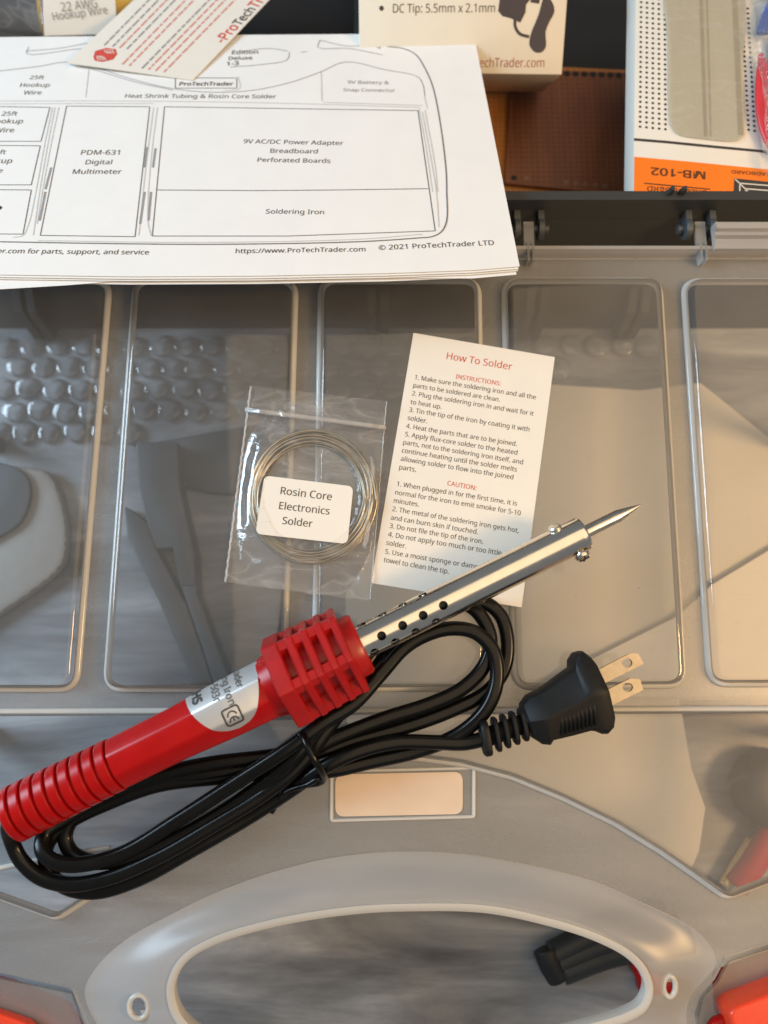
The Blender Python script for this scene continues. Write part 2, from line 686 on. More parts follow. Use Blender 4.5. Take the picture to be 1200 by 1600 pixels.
def perfboard_mat(name, c0, c1, dot):
    m, nt, out = nodes(name)
    p = nt.nodes.new('ShaderNodeBsdfPrincipled')
    nt.links.new(p.outputs[0], out.inputs[0])
    n = nnoise(nt, 40, 5, 0.6, stretch=(4, 0.7, 1))
    r = ramp(nt, n.outputs['Fac'], [(0.3, c0), (0.7, c1)])
    # grid of drilled pads, 2.54 mm pitch
    tc = nt.nodes.new('ShaderNodeTexCoord')
    vm = nt.nodes.new('ShaderNodeVectorMath')
    vm.operation = 'MULTIPLY'
    vm.inputs[1].default_value = (1 / 0.00254, 1 / 0.00254, 0)
    nt.links.new(tc.outputs['Object'], vm.inputs[0])
    fr = nt.nodes.new('ShaderNodeVectorMath')
    fr.operation = 'FRACTION'
    nt.links.new(vm.outputs[0], fr.inputs[0])
    ds = nt.nodes.new('ShaderNodeVectorMath')
    ds.operation = 'DISTANCE'
    ds.inputs[1].default_value = (0.5, 0.5, 0)
    nt.links.new(fr.outputs[0], ds.inputs[0])
    rr = ramp(nt, ds.outputs['Value'], [(0.16, (0.75,) * 3), (0.26, (0, 0, 0))])
    mx = nt.nodes.new('ShaderNodeMixRGB')
    mx.inputs[2].default_value = (*dot, 1)
    nt.links.new(rr.outputs[0], mx.inputs[0])
    nt.links.new(r.outputs[0], mx.inputs[1])
    nt.links.new(mx.outputs[0], p.inputs['Base Color'])
    p.inputs['Roughness'].default_value = 0.4
    return m


M['table'] = wood_table()
M['perf'] = perfboard_mat('brown_phenolic', (0.24, 0.085, 0.036), (0.33, 0.125, 0.055), (0.13, 0.045, 0.022))
M['perf2'] = perfboard_mat('orange_phenolic', (0.50, 0.20, 0.045), (0.70, 0.30, 0.08), (0.40, 0.15, 0.035))

ZT = -0.070          # table top
ZP = 0.005           # top of the raised lid panels

# ------------------------------------------------------------------ table
bm = bmesh.new()
add_box(bm, (0, 0.05, ZT - 0.0125), (1, 0, 0), (0, 1, 0), (0, 0, 1), 0.62, 0.55, 0.0125)
tb = obj('table', bm, M['table'])
set_tags(tb, kind='structure')

# ------------------------------------------------------------------ tool case: tray, hinges, lid
case = thing('tool_case', (0, 0.05, ZT), 'open grey tool case with clear compartment lid folded flat', 'tool case')
YW = 0.162
XL, XR = -0.235, 0.235
RIM = 0.010
# front wall with a slight outward draft and a thicker rim
bm = bmesh.new()
sec = [(YW, RIM), (YW + 0.0035, RIM), (YW + 0.0035, ZT + 0.012), (0.150, ZT + 0.0002), (0.1465, ZT + 0.0002), (YW - 0.001, -0.002)]
add_prism(bm, [[V((XL, y, z)) for y, z in sec]], (XR - XL, 0, 0))
obj('tray_wall', bm, M['dark'], case)
bm = bmesh.new()
add_box(bm, (0, 0.2765, ZT + 0.006), (1, 0, 0), (0, 1, 0), (0, 0, 1), XR, 0.111, 0.0055)
obj('tray_floor', bm, M['darker'], case)
for nm, c, h in (('tray_wall', (0, 0.389, -0.029), (XR, 0.0015, 0.0405)),
                 ('tray_wall', (XL + 0.0015, 0.2766, -0.029), (0.0015, 0.1108, 0.0405)),
                 ('tray_wall', (XR - 0.0015, 0.2766, -0.029), (0.0015, 0.1108, 0.0405)),
                 ('divider', (0.158, 0.262, -0.0365), (0.0012, 0.095, 0.024)),
                 ('divider', (-0.012, 0.275, -0.045), (0.0012, 0.107, 0.016))):
    bm = bmesh.new()
    add_box(bm, c, (1, 0, 0), (0, 1, 0), (0, 0, 1), *h)
    obj(nm, bm, M['darker'], case)
# moulded ribs on the far wall that show as faint verticals in the dark
for x in (0.085, 0.094, 0.103):
    bm = bmesh.new()
    add_box(bm, (x, 0.3860, -0.030), (1, 0, 0), (0, 1, 0), (0, 0, 1), 0.0012, 0.0018, 0.032)
    obj('wall_rib', bm, M['dark'], case)
# feet on the outer face of the wall, seen through the lid
for x in (58, 592, 832, 985):
    for dx in (-11, 9):
        c = P(x + dx, 519, ZT + 0.012)
        bm = bmesh.new()
        y1 = 0.160
        pr = [V((c.x - 0.0016, y1, -0.036)), V((c.x - 0.0016, c.y + 0.004, -0.046)), V((c.x - 0.0016, c.y, ZT + 0.004)),
              V((c.x - 0.0016, c.y + 0.003, ZT + 0.0006)), V((c.x - 0.0016, y1, ZT + 0.0006))]
        add_prism(bm, [pr], (0.0034, 0, 0))
        obj('wall_foot', bm, M['dark'], case)
# gusset at the far left
bm = bmesh.new()
a = [P(-60, 380, ZT + 0.02), P(18, 455, ZT + 0.02), P(52, 520, ZT + 0.008), P(66, 520, ZT + 0.008), P(72, 470, ZT + 0.02), P(40, 420, ZT + 0.02)]
zs = [-0.03, -0.045, ZT + 0.006, ZT + 0.006, -0.045, -0.03]
# hinge: paired knuckles, a pin and a lid tongue
for xp in (826, 1094, 310):
    c = P(xp, 356, 0.003)
    c.y = YW - 0.0066
    c.z = 0.001
    h = None
    for dx in (-0.0054, 0.0036):
        bm = bmesh.new()
        lathe(bm, c + V((dx, 0, 0)), V((1, 0, 0)), V((0, 1, 0)), V((0, 0, 1)),
              [(0, 0.0036), (0.0003, 0.0040), (0.0021, 0.0040), (0.0024, 0.0036)], 20)
        add_box(bm, c + V((dx + 0.0012, 0.0034, 0)), (1, 0, 0), (0, 1, 0), (0, 0, 1), 0.00112, 0.0034, 0.0030)
        kn = obj('hinge_knuckle', bm, M['hinge'], case, 30)
        h = h or kn
    bm = bmesh.new()
    lathe(bm, c + V((-0.0078, 0, 0)), V((1, 0, 0)), V((0, 1, 0)), V((0, 0, 1)), [(0, 0.0017), (0.0156, 0.0017)], 14)
    obj('hinge_pin', bm, M['hinge'], h, 30)
for xp in (1044, 1063):
    bm = bmesh.new()
    c = V((P(xp, 308, RIM).x, YW + 0.0018, RIM))
    add_prism(bm, [[c + V((-0.0012, 0, -0.001)), c + V((0.0016, 0, -0.001)), c + V((0.0013, 0.0, 0.0035)), c + V((0.0004, 0, 0.0035))]], (0, 0.0016, 0))
    obj('rim_hook', bm, M['dark'], case)

# ---- lid plate (frosted) with openings for the raised clear panels and the handle
def pz(pts, z=0.0):
    return [P(x, y, z) for x, y in pts]


panels_px = [
    [(-70, 440), (172, 440), (120, 1076), (-115, 1076)],
    [(213, 440), (462, 440), (443, 1076), (167, 1076)],
    [(502, 440), (747, 440), (757, 1074), (492, 1076)],
    [(787, 440), (1029, 440), (1067, 1070), (804, 1073)],
    [(1067, 441), (1300, 441), (1345, 1068), (1108, 1068)],
]
panel_loops = [rounded(pz(q), 0.0060) for q in panels_px]
# the wide compartment that arches over the handle
arc = [(1085, 1366), (1030, 1328), (960, 1285), (880, 1246), (800, 1213), (720, 1192), (640, 1182), (560, 1185), (470, 1202),
       (380, 1236), (300, 1280), (215, 1345), (160, 1388)]
comp_px = [(-120, 1113), (1350, 1108), (1390, 1318), (1260, 1352), (1132, 1400)] + arc + [(92, 1432), (-130, 1352)]
comp_loop = rounded(pz(comp_px), [0.004, 0.004, 0.004, 0, 0.0045] + [0.02] * len(arc) + [0.0045, 0.004], 5)

arch_px = smoothpx([(200, 1690), (165, 1625), (132, 1552), (150, 1512), (200, 1466), (265, 1430), (330, 1398), (410, 1368), (500, 1344),
                    (570, 1334), (640, 1331), (720, 1335), (800, 1348), (880, 1365), (943, 1384), (1000, 1410), (1060, 1438),
                    (1098, 1463), (1120, 1502), (1103, 1528), (1082, 1552), (1072, 1582), (1076, 1625), (1060, 1690),
                    (940, 1730), (640, 1745), (360, 1730)], 6, True)
hole_px = smoothpx([(262, 1555), (268, 1520), (288, 1491), (335, 1464), (430, 1436), (550, 1417), (650, 1412), (760, 1415), (850, 1433),
                    (930, 1458), (985, 1487), (1010, 1515), (1019, 1548), (1008, 1577), (980, 1594), (920, 1612), (800, 1640), (640, 1652),
                    (450, 1650), (330, 1634), (278, 1598)], 8, True)
CX, CY = 640, 1530


def polar_resample(px, n):
    ang = []
    for x, y in px:
        ang.append((math.atan2(y - CY, x - CX), math.hypot(x - CX, y - CY)))
    ang.sort()
    out = []
    for i in range(n):
        a = -math.pi + 2 * math.pi * (i + 0.5) / n
        lo = ang[-1]
        lo = (lo[0] - 2 * math.pi, lo[1])
        hi = None
        for q in ang + [(ang[0][0] + 2 * math.pi, ang[0][1])]:
            if q[0] >= a:
                hi = q
                break
            lo = q
        f = (a - lo[0]) / max(1e-9, hi[0] - lo[0])
        r = lo[1] + (hi[1] - lo[1]) * f
        out.append((CX + r * math.cos(a), CY + r * math.sin(a)))
    return out


NA = 300
arch_r = polar_resample(arch_px, NA)
hole_r = polar_resample(hole_px, NA)
arch_loop = pz(arch_r)
outer_px = [(-175, 405), (1400, 401), (1420, 1100), (1440, 1380), (1300, 1446), (1200, 1476), (1134, 1497), (1117, 1530), (1094, 1555),
            (1085, 1584), (1090, 1630), (1080, 1710), (950, 1765), (640, 1785), (350, 1765), (180, 1705), (148, 1632), (112, 1545),
            (0, 1520), (-200, 1490)]
outer_loop = rounded(pz(outer_px), 0.002, 4)
frame_px = [(518, 1205), (740, 1200), (740, 1276), (518, 1282)]
bm = bmesh.new()
add_prism(bm, [outer_loop] + panel_loops + [comp_loop] + [arch_loop], (0, 0, -0.0016))
lid = obj('lid_plate', bm, M['frost'], case)

def raised_panel(loop, name='lid_panel', dz=ZP):
    """clear plateau: sloped wall up from the plate and a thin top sheet."""
    bm = bmesh.new()
    prof = [(0.0, -0.0014), (0.0002, 0.0), (0.0004, dz - 0.0018), (0.0008, dz - 0.0007), (0.0018, dz - 0.00005), (0.0026, dz)]
    rings = []
    for ins, z in prof:
        lp = inset_loop(loop, ins)
        rings.append([bm.verts.new(V((p.x, p.y, z))) for p in lp])
    n = len(loop)
    for i in range(len(rings) - 1):
        for k in range(n):
            bm.faces.new((rings[i][k], rings[i][(k + 1) % n], rings[i + 1][(k + 1) % n], rings[i + 1][k]))
    top = [v.co.copy() for v in rings[-1]]
    for a, b, c in tessellate_polygon([top]):
        bm.faces.new((rings[-1][a], rings[-1][b], rings[-1][c]))
    o = obj(name, bm, M['panel'], lid, 40)
    bm = bmesh.new()
    lp = [V((p.x, p.y, 0.0005)) for p in loop]
    sweep(bm, lp, circle_profile(0.0013, 10, 0.0011), closed=True)
    obj('bead', bm, M['bead'], o, 60)
    return o


for lp in panel_loops:
    raised_panel(lp)
cp = raised_panel(comp_loop)
# short divider bead inside the arched compartment
bm = bmesh.new()
tube(bm, [P(x, y, ZP) for x, y in [(-60, 1368), (0, 1356), (60, 1344), (120, 1333), (172, 1324)]], 0.0009, 8)
obj('divider_bead', bm, M['bead'], cp, 60)

# rear lip of the lid: a shallow rolled edge with tongues at the hinges
bm = bmesh.new()
lipsec = [(404, 0.0), (396, 0.0028), (389, 0.0046), (384, 0.0048), (384, 0.0034), (389, 0.0032), (396, 0.0014), (404, -0.0014)]
xa, xb = P(-150, 400).x, P(1380, 400).x
add_prism(bm, [[V((xa, P(600, y, z).y, z)) for y, z in lipsec]], (xb - xa, 0, 0))
obj('lid_lip', bm, M['flange'], lid)
for xp in (826, 1094, 310):
    bm = bmesh.new()
    c = P(xp, 374, 0.003)
    add_box(bm, (c.x, (c.y + YW - 0.008) / 2 - 0.001, 0.0032), (1, 0, 0), (0, 1, 0), (0, 0, 1), 0.0019, 0.0058, 0.0007)
    add_box(bm, (c.x - 0.0006, P(600, 397, 0.0028).y, 0.0028), (1, 0, 0), (0, 1, 0), (0, 0, 1), 0.00035, 0.0036, 0.0020)
    add_box(bm, (c.x + 0.0012, P(600, 397, 0.0028).y, 0.0028), (1, 0, 0), (0, 1, 0), (0, 0, 1), 0.00035, 0.0036, 0.0020)
    obj('hinge_tongue', bm, M['frost'], lid)
# ribbed latch strip on the far right of the rear edge
bm = bmesh.new()
x0 = P(1115, 365, 0.006).x
ya, yb = P(600, 347, 0.008).y, P(600, 388, 0.0062).y
secs = [(0, 0.0040), (0, 0.0082), (0.06, 0.0088), (0.30, 0.0086), (0.36, 0.0072), (0.50, 0.0072), (0.56, 0.0082), (0.62, 0.0066), (1, 0.0060), (1, 0.0040)]
add_prism(bm, [[V((x0, ya + (yb - ya) * a, z)) for a, z in secs]], (0.11, 0, 0))
obj('lid_rail', bm, M['flange'], lid)

# handle surround: curved flange from the arch down to the rim of the opening
bm = bmesh.new()
NK = 26
grid = []
zf = []
for j in range(NK + 1):
    k = j / NK
    z = 0.0052 * (3 * k * k - 2 * k ** 3)
    row = []
    for i in range(NA):
        x = arch_r[i][0] + (hole_r[i][0] - arch_r[i][0]) * k
        y = arch_r[i][1] + (hole_r[i][1] - arch_r[i][1]) * k
        row.append(bm.verts.new(P(x, y, z)))
    grid.append(row)
    zf.append(z)
screws = [(217, 1573, 13.0, 16.5), (1046, 1541, 7.5, 14.5)]
for j in range(NK):
    for i in range(NA):
        i2 = (i + 1) % NA
        k = (j + 0.5) / NK
        x = arch_r[i][0] + (hole_r[i][0] - arch_r[i][0]) * k
        y = arch_r[i][1] + (hole_r[i][1] - arch_r[i][1]) * k
        if any(((x - sx) / a) ** 2 + ((y - sy) / b) ** 2 < 1 for sx, sy, a, b in screws):
            continue
        bm.faces.new((grid[j][i], grid[j][i2], grid[j + 1][i2], grid[j + 1][i]))
flange = obj('handle_surround', bm, M['flange'], lid, 180)
bm = bmesh.new()
hl = [P(x, y, 0.0052) for x, y in hole_r]
prof = [(-0.0002, 0.0006), (0.0012, 0.0009), (0.0022, 0.0003), (0.0024, -0.0010), (0.0014, -0.006), (0.0004, -0.006), (-0.0002, -0.002)]
rings = []
for ins, dz in prof:
    lp = inset_loop(hl, ins)
    rings.append([bm.verts.new(V((p.x, p.y, 0.0052 + dz))) for p in lp])
for j in range(len(rings)):
    a, b = rings[j], rings[(j + 1) % len(rings)]
    for k in range(NA):
        bm.faces.new((a[k], a[(k + 1) % NA], b[(k + 1) % NA], b[k]))
obj('handle_rim', bm, M['rim'], lid, 50)
for sx, sy, a, b in screws:
    kbest = min(((math.hypot(arch_r[i][0] + (hole_r[i][0] - arch_r[i][0]) * j / NK - sx,
                             arch_r[i][1] + (hole_r[i][1] - arch_r[i][1]) * j / NK - sy), zf[j]) for i in range(NA) for j in range(NK)))
    bm = bmesh.new()
    ringpts = [P(sx + (a + 2) * math.cos(t * 2 * math.pi / 40), sy + (b + 2) * math.sin(t * 2 * math.pi / 40), kbest[1]) for t in range(40)]
    sweep(bm, ringpts, circle_profile(0.0009, 8, 0.0010), closed=True)
    obj('screw_hole_rim', bm, M['rim'], lid, 60)

# moulded frame with a label
bm = bmesh.new()
fl = rounded([P(x, y, 0.0002) for x, y in frame_px], 0.0006, 3)
sweep(bm, fl, [(0.0006, 0), (0.0003, 0.0006), (-0.0003, 0.0006), (-0.0006, 0)], closed=True)
obj('label_frame', bm, M['bead'], lid)
bm = bmesh.new()
add_prism(bm, [rounded([P(x, y, 0.0003) for x, y in [(524, 1210), (723, 1206), (723, 1272), (524, 1276)]], 0.003, 6)], (0, 0, -0.0002))
lb = obj('label_sticker', bm, M['peach'], lid)
lb['label'] = 'blank peach rounded label'

# lower lips beyond the plate, and the red latches under them
for pts in ([(-170, 1500), (0, 1530), (112, 1553), (140, 1640), (160, 1720), (-190, 1720)],
            [(1420, 1400), (1300, 1455), (1200, 1484), (1140, 1503), (1122, 1535), (1099, 1560), (1092, 1590), (1096, 1640), (1090, 1720), (1440, 1720)]):
    bm = bmesh.new()
    add_prism(bm, [[P(x, y, -0.004) for x, y in pts]], (0, 0, -0.0014))
    obj('lid_lip', bm, M['frost'], lid)
def latch(name, px, z, h, mat, bev):
    bm = bmesh.new()
    add_slab(bm, [P(x, y, z) for x, y in px], (0, 0, -h))
    bevel_all(bm, bev, 3)
    return obj(name, bm, mat, case, 40)


latch('latch', [(-150, 1515), (0, 1552), (90, 1588), (120, 1640), (110, 1715), (-160, 1715)], -0.0070, 0.012, M['orange'], 0.0015)
latch('latch_base', [(-160, 1540), (0, 1585), (40, 1599), (70, 1625), (80, 1700), (-160, 1700)], 0.0005, 0.0040, M['orange'], 0.0008)
latch('latch', [(1140, 1584), (1150, 1574), (1300, 1518), (1335, 1600), (1320, 1660), (1160, 1665)], 0.006, 0.014, M['orange'], 0.0012)
latch('latch_base', [(1110, 1604), (1118, 1594), (1150, 1584), (1200, 1590), (1210, 1640), (1110, 1640)], -0.0002, 0.0035, M['red'], 0.0010)
latch('latch_base', [(1125, 1530), (1180, 1510), (1300, 1470), (1330, 1600), (1130, 1600)], -0.0075, 0.008, M['redmat'], 0.0015)
# small feet that carry the opened lid on the table (outside the picture)
for x, y in ((-185, 1180), (-150, 620), (1405, 1180), (1385, 620)):
    c = P(x, y)
    bm = bmesh.new()
    add_box(bm, (c.x, c.y, ZT / 2 - 0.001), (1, 0, 0), (0, 1, 0), (0, 0, 1), 0.003, 0.003, -ZT / 2 - 0.0012)
    obj('lid_foot', bm, M['dark'], case)

# ------------------------------------------------------------------ things on the table and shapes added for reflections, seen through the lid
# bubble wrap
wrap_edge = [(-120, 740), (0, 724), (140, 704), (205, 692), (294, 676), (380, 661), (520, 640), (660, 612), (800, 590), (1040, 578)]
ZB = ZT + 0.0014
bw = thing('bubble_wrap', (P(400, 590, ZT).x, P(400, 590, ZT).y, ZT), 'strip of clear bubble wrap on table under the case lid', 'bubble wrap')
bm = bmesh.new()
nx = 60
top, bot = [], []
for i in range(nx + 1):
    x = -120 + 1160 * i / nx
    for a, b in zip(wrap_edge[:-1], wrap_edge[1:]):
        if a[0] <= x <= b[0]:
            ye = a[1] + (b[1] - a[1]) * (x - a[0]) / (b[0] - a[0])
    ye += 3 * math.sin(i * 1.7) + 2 * math.sin(i * 0.6)
    col = []
    for j in range(7):
        y = 532 + (ye - 532) * j / 6
        q = P(x, y, ZB)
        q.z += 0.0012 * noise.noise(V((x * 0.02, y * 0.03, 0)))
        col.append(bm.verts.new(q))
    top.append(col)
for i in range(nx):
    for j in range(6):
        bm.faces.new((top[i][j], top[i + 1][j], top[i + 1][j + 1], top[i][j + 1]))
obj('film', bm, M['bubble_sheet'], bw, 180)
bmesh_b = bmesh.new()
R_b = 0.0056
prof = [(0, R_b), (0.0014, R_b * 0.99), (0.0028, R_b * 0.95), (0.0036, R_b * 0.86), (0.0040, R_b * 0.68), (0.0041, R_b * 0.2)]
lathe(bmesh_b, V((0, 0, 0)), V((0, 0, 1)), V((1, 0, 0)), V((0, 1, 0)), prof, 18, cap=False)
bmesh_b.faces.new(bmesh_b.verts[-18:])
bub_mesh = bpy.data.meshes.new('bubble')
bmesh.ops.recalc_face_normals(bmesh_b, faces=bmesh_b.faces[:])
bmesh_b.to_mesh(bub_mesh)
bmesh_b.free()
bub_mesh.materials.append(M['bubble'])
for p in bub_mesh.polygons:
    p.use_smooth = True
row = 0
yy = P(600, 541, ZB).y
pitch = 0.0119
count = 0
while row < 9:
    y3 = yy - row * pitch * 0.866
    x3 = -0.175 + (pitch / 2 if row % 2 else 0)
    while x3 < 0.125:
        # does it lie inside the strip?
        d = V((x3, y3, ZB)) - V((0, 0, HC))
        cx_, cy_ = d.x, d.y * CT + (d.z) * ST
        cz_ = -d.y * ST + d.z * CT
        px = 600 + F * d.x / -cz_
        py = 800 - F * cy_ / -cz_
        ye = None
        for a, b in zip(wrap_edge[:-1], wrap_edge[1:]):
            if a[0] <= px <= b[0]:
                ye = a[1] + (b[1] - a[1]) * (px - a[0]) / (b[0] - a[0])
        if ye is not None and py < ye - 12 and -60 < px < 1030:
            o = bpy.data.objects.new('bubble', bub_mesh)
            COL.objects.link(o)
            o.parent = bw
            W[o] = W[bw]
            s = random.uniform(0.9, 1.05)
            o.scale = (s, s, random.uniform(0.30, 0.55))
            o.rotation_euler = (random.uniform(-.05, .05), random.uniform(-.05, .05), random.uniform(0, 6))
            o.location = V((x3 + random.uniform(-.0006, .0006), y3 + random.uniform(-.0006, .0006), ZB)) - W[bw]
            count += 1
        x3 += pitch
    row += 1

# dark forked shape added under the second panel to imitate a reflected figure
ZS = ZT + 0.010
pl = thing('forked_reflection', (P(250, 900, ZT).x, P(250, 900, ZT).y, ZT), 'dark forked shape added under the case lid for a reflection', 'forked_reflection')


def under_slab(name, px, z, h, mat, par, bev=0.0015, smooth=40):
    bm = bmesh.new()
    add_slab(bm, [P(x, y, z) for x, y in px], (0, 0, -h))
    if bev:
        bevel_all(bm, bev, 2)
    return obj(name, bm, mat, par, smooth)


under_slab('reflection_trunk', [(212, 690), (277, 690), (281, 763), (304, 866), (306, 915), (281, 915), (270, 855), (244, 858), (230, 818), (216, 760)], ZS + 0.002, 0.0118, M['slate'], pl, 0.0008)
under_slab('handle', [(194, 790), (230, 816), (244, 858), (291, 945), (318, 1024), (345, 1110), (310, 1110), (297, 1059), (250, 945), (198, 838)], ZS, 0.0098, M['slate'], pl, 0.0008)  # left dark leg of the added reflection shape
under_slab('handle', [(271, 855), (304, 866), (308, 928), (352, 1045), (380, 1110), (347, 1110), (320, 1024), (293, 945), (282, 915)], ZS + 0.001, 0.0108, M['slate'], pl, 0.0008)  # right dark leg, likewise part of the reflection stand-in
# flat dark shape added beside it, also imitating a reflection
pc = under_slab('reflection_patch', [(206, 696), (298, 680), (400, 662), (430, 700), (410, 775), (330, 770), (288, 762), (280, 700)], ZT + 0.0032, 0.003, M['slate'], None, 0.0008)
set_tags(pc, 'flat dark shape added under the lid for a panel reflection', 'reflection_patch')
# pale shape with a dark patch, added for a reflection in the first panel
rc = P(20, 840, ZT)
rl = thing('pale_reflection', (rc.x, rc.y, ZT), 'pale grey shape with dark spot added under the lid for a reflection', 'reflection_patch')
under_slab('pale_reflection_body', smoothpx([(-110, 728), (30, 728), (75, 738), (97, 790), (103, 842), (96, 882), (60, 916), (0, 957), (-110, 1020)], 3, True), ZT + 0.0075, 0.0073, M['pale'], rl, 0.0028)
under_slab('dark_reflection_spot', smoothpx([(-100, 722), (15, 726), (42, 745), (47, 775), (32, 815), (0, 838), (-100, 880)], 3, True), ZT + 0.0105, 0.0029, M['slate'], rl, 0.0010)
# cream sheet added under the lid's right half, imitating reflected room brightness
bm = bmesh.new()
sp = [(850, 600), (1000, 610), (1094, 598), (1240, 715), (1330, 900), (1290, 1092), (1062, 1094), (1080, 1200), (1102, 1262), (1092, 1330), (1078, 1362), (1030, 1331), (960, 1288), (880, 1249), (800, 1216), (720, 1195), (640, 1185), (560, 1188), (540, 1120), (540, 930), (640, 760), (740, 640)]
ZSH = ZT + 0.0006
pts = [P(x, y, ZSH) for x, y in sp]
add_prism(bm, [pts], (0, 0, -0.0004))
sh = obj('beige_reflection', bm, principled('cream_reflection_tone', (0.66, 0.63, 0.56), 0.7, var=0.03, nscale=30), None)
set_tags(sh, 'large cream sheet added under the case lid for reflected room brightness', 'paper')
# second sheet added so its raised edge imitates a reflected ceiling line
bm = bmesh.new()
pts = [P(x, y, ZSH + 0.004) for x, y in [(850, 1068), (1060, 962), (1112, 914), (1300, 800), (1330, 1040), (1290, 1086), (900, 1090)]]
add_prism(bm, [pts], (0, 0, -0.0003))
sh2 = obj('line_reflection', bm, M['card'], None)
for v in sh2.data.vertices:
    pass
set_tags(sh2, 'cream shape added under the lid, its edge imitating a reflected line', 'paper')
# red and dark shapes added under the arched compartment to imitate a reflection
tl = thing('red_dark_reflection', (P(1190, 1260, ZT).x, P(1190, 1260, ZT).y, ZT), 'red and dark shapes added under the lid for a reflection beside the orange latch', 'reflection')
hc = P(1215, 1235, ZT + 0.012)
bm = bmesh.new()
lathe(bm, V((hc.x, hc.y, ZT + 0.0003)), V((0, 0, 1)), V((1, 0, 0)), V((0, 1, 0)), [(0, 0.013), (0.003, 0.0155), (0.013, 0.0155), (0.016, 0.013), (0.0165, 0.006)], 28,
      shape=lambda a: 1 + 0.02 * math.sin(9 * a))
obj('dark_reflection_head', bm, M['darker'], tl, 50)
bm = bmesh.new()
tube(bm, catmull([P(1222, 1270, ZT + 0.008), P(1195, 1320, ZT + 0.008), P(1168, 1362, ZT + 0.007), P(1150, 1384, ZT + 0.006)], 8), 0.0052, 14, r2=0.0046)
obj('red_reflection_strip', bm, M['redmat'], tl, 180)
bm = bmesh.new()
tube(bm, catmull([P(1175, 1310, ZT + 0.004), P(1150, 1350, ZT + 0.004), P(1130, 1385, ZT + 0.004)], 8), 0.0022, 12)
obj('gold_highlight_strip', bm, M['gold'], tl, 180)  # gold strip put in place of a yellow highlight
rk = under_slab('clip', smoothpx([(976, 1488), (998, 1490), (1010, 1506), (1022, 1522), (1042, 1528), (1052, 1540), (1048, 1556), (1026, 1556), (1004, 1556), (998, 1534), (986, 1510)], 3, True), ZT + 0.006, 0.0058, M['red'], None, 0.001)
set_tags(rk, 'small red clip on the wood at the handle opening rim', 'clip')
# bundle of black leads below the handle opening
ld = thing('lead_bundle', (P(940, 1495, ZT).x, P(940, 1495, ZT).y, ZT), 'tied bundle of black leads on wood inside the handle opening', 'cable')
for k, (a, b, c) in enumerate((((862, 1492), (930, 1458), (1040, 1425)), ((868, 1505), (945, 1473), (1060, 1445)), ((878, 1518), (955, 1490), (1080, 1468)))):
    bm = bmesh.new()
    q = [P(*a, ZT + 0.0048), P(*b, ZT + 0.0052), P(*c, ZT + 0.006)]
    tube(bm, catmull(q, 10), 0.0050, 14)
    obj('lead', bm, M['dark'], ld, 180)
bm = bmesh.new()
e = [P(852, 1482, ZT + 0.0052), P(860, 1503, ZT + 0.0058), P(873, 1526, ZT + 0.0052)]
tube(bm, catmull(e, 6), 0.0050, 14)
obj('lead_tie', bm, M['darker'], ld, 180)

# ------------------------------------------------------------------ tray contents
ZF = ZT + 0.0118
pb2 = under_slab('perforated_board', [(690, 96), (1030, 112), (1035, 342), (690, 330)], ZF + 0.0018, 0.0016, M['perf2'], None, 0, None)
set_tags(pb2, 'orange perforated board lowest in the tray beneath the brown board', 'circuit board', 'perforated boards')
pb = thing('perforated_board', (P(890, 205, ZF).x, P(890, 205, ZF).y, ZF + 0.002), 'brown perforated board lying on an orange board in the tray', 'circuit board', 'perforated boards')
under_slab('board', [(800, 108), (1012, 114), (1014, 308), (789, 286)], ZF + 0.0042, 0.0016, M['perf'], pb, 0, None)
plb = flat(ZF + 0.0042)
bm = bmesh.new()
for i in range(11):
    x, y = 886 + i * 13.5, 115 + i * 0.5
    c = plb.hit(x, y, 0.0001)
    add_sheet(bm, [c + V((math.cos(t * math.pi / 5), math.sin(t * math.pi / 5), 0)) * 0.0016 for t in range(10)])
c = plb.hit(803, 278, 0.0001)
add_sheet(bm, [c + V((math.cos(t * math.pi / 5), math.sin(t * math.pi / 5), 0)) * 0.0014 for t in range(10)])
obj('drilled_hole', bm, M['darker'], pb)['kind'] = 'stuff'
bm = bmesh.new()
for x, y in ((823, 279), (885, 285), (899, 287), (914, 288), (930, 289), (945, 291)):
    c = plb.hit(x, y, 0.0001)
    add_sheet(bm, [c + V((math.cos(t * math.pi / 5), math.sin(t * math.pi / 5), 0)) * 0.0013 for t in range(10)])
obj('solder_pad', bm, principled('dull_pad', (0.30, 0.17, 0.10), 0.4, nscale=200), pb)

# power adapter carton leaning back in the tray
al = math.radians(30)
bu = V((0, math.cos(al), math.sin(al)))
bn = V((0, -math.sin(al), math.cos(al)))
borg = P(878, 117, -0.014)
bplane = Plane(borg, bn)
ab = thing('adapter_carton', (borg.x - 0.04, borg.y + 0.03, ZF), 'cream adapter carton leaning in the tray beside the booklet', 'carton')
A = bplane.hit(560, 117)
bm = bmesh.new()
q = [bplane.hit(562, 113), bplane.hit(878, 117), bplane.hit(889, -35), bplane.hit(560, -35)]
add_slab(bm, q, bn * -0.042)
bevel_all(bm, 0.0006, 2)
obj('carton_body', bm, M['cardbox'], ab, 30)
bm = bmesh.new()
add_text(bm, bplane, 'DC Tip: 5.5mm x 2.1mm', (614, 20), (773, 19), ky=1.15, bold=-0.004)
c = bplane.hit(596, 13, 0.0001)
add_sheet(bm, [c + (V((1, 0, 0)) * math.cos(t * math.pi / 6) + bu * math.sin(t * math.pi / 6)) * 0.0009 for t in range(12)])
obj('printed_text', bm, M['ink'], ab, recalc=False)
bm = bmesh.new()
add_text(bm, bplane, 'ProTechTrader.com', (718, 105), (850, 105), ky=1.2, bold=-0.004)
obj('printed_text', bm, M['maroon_ink'], ab, recalc=False)


def zp(pts, ox, oy, s):
    return [(ox + x / s, oy + y / s) for x, y in pts]


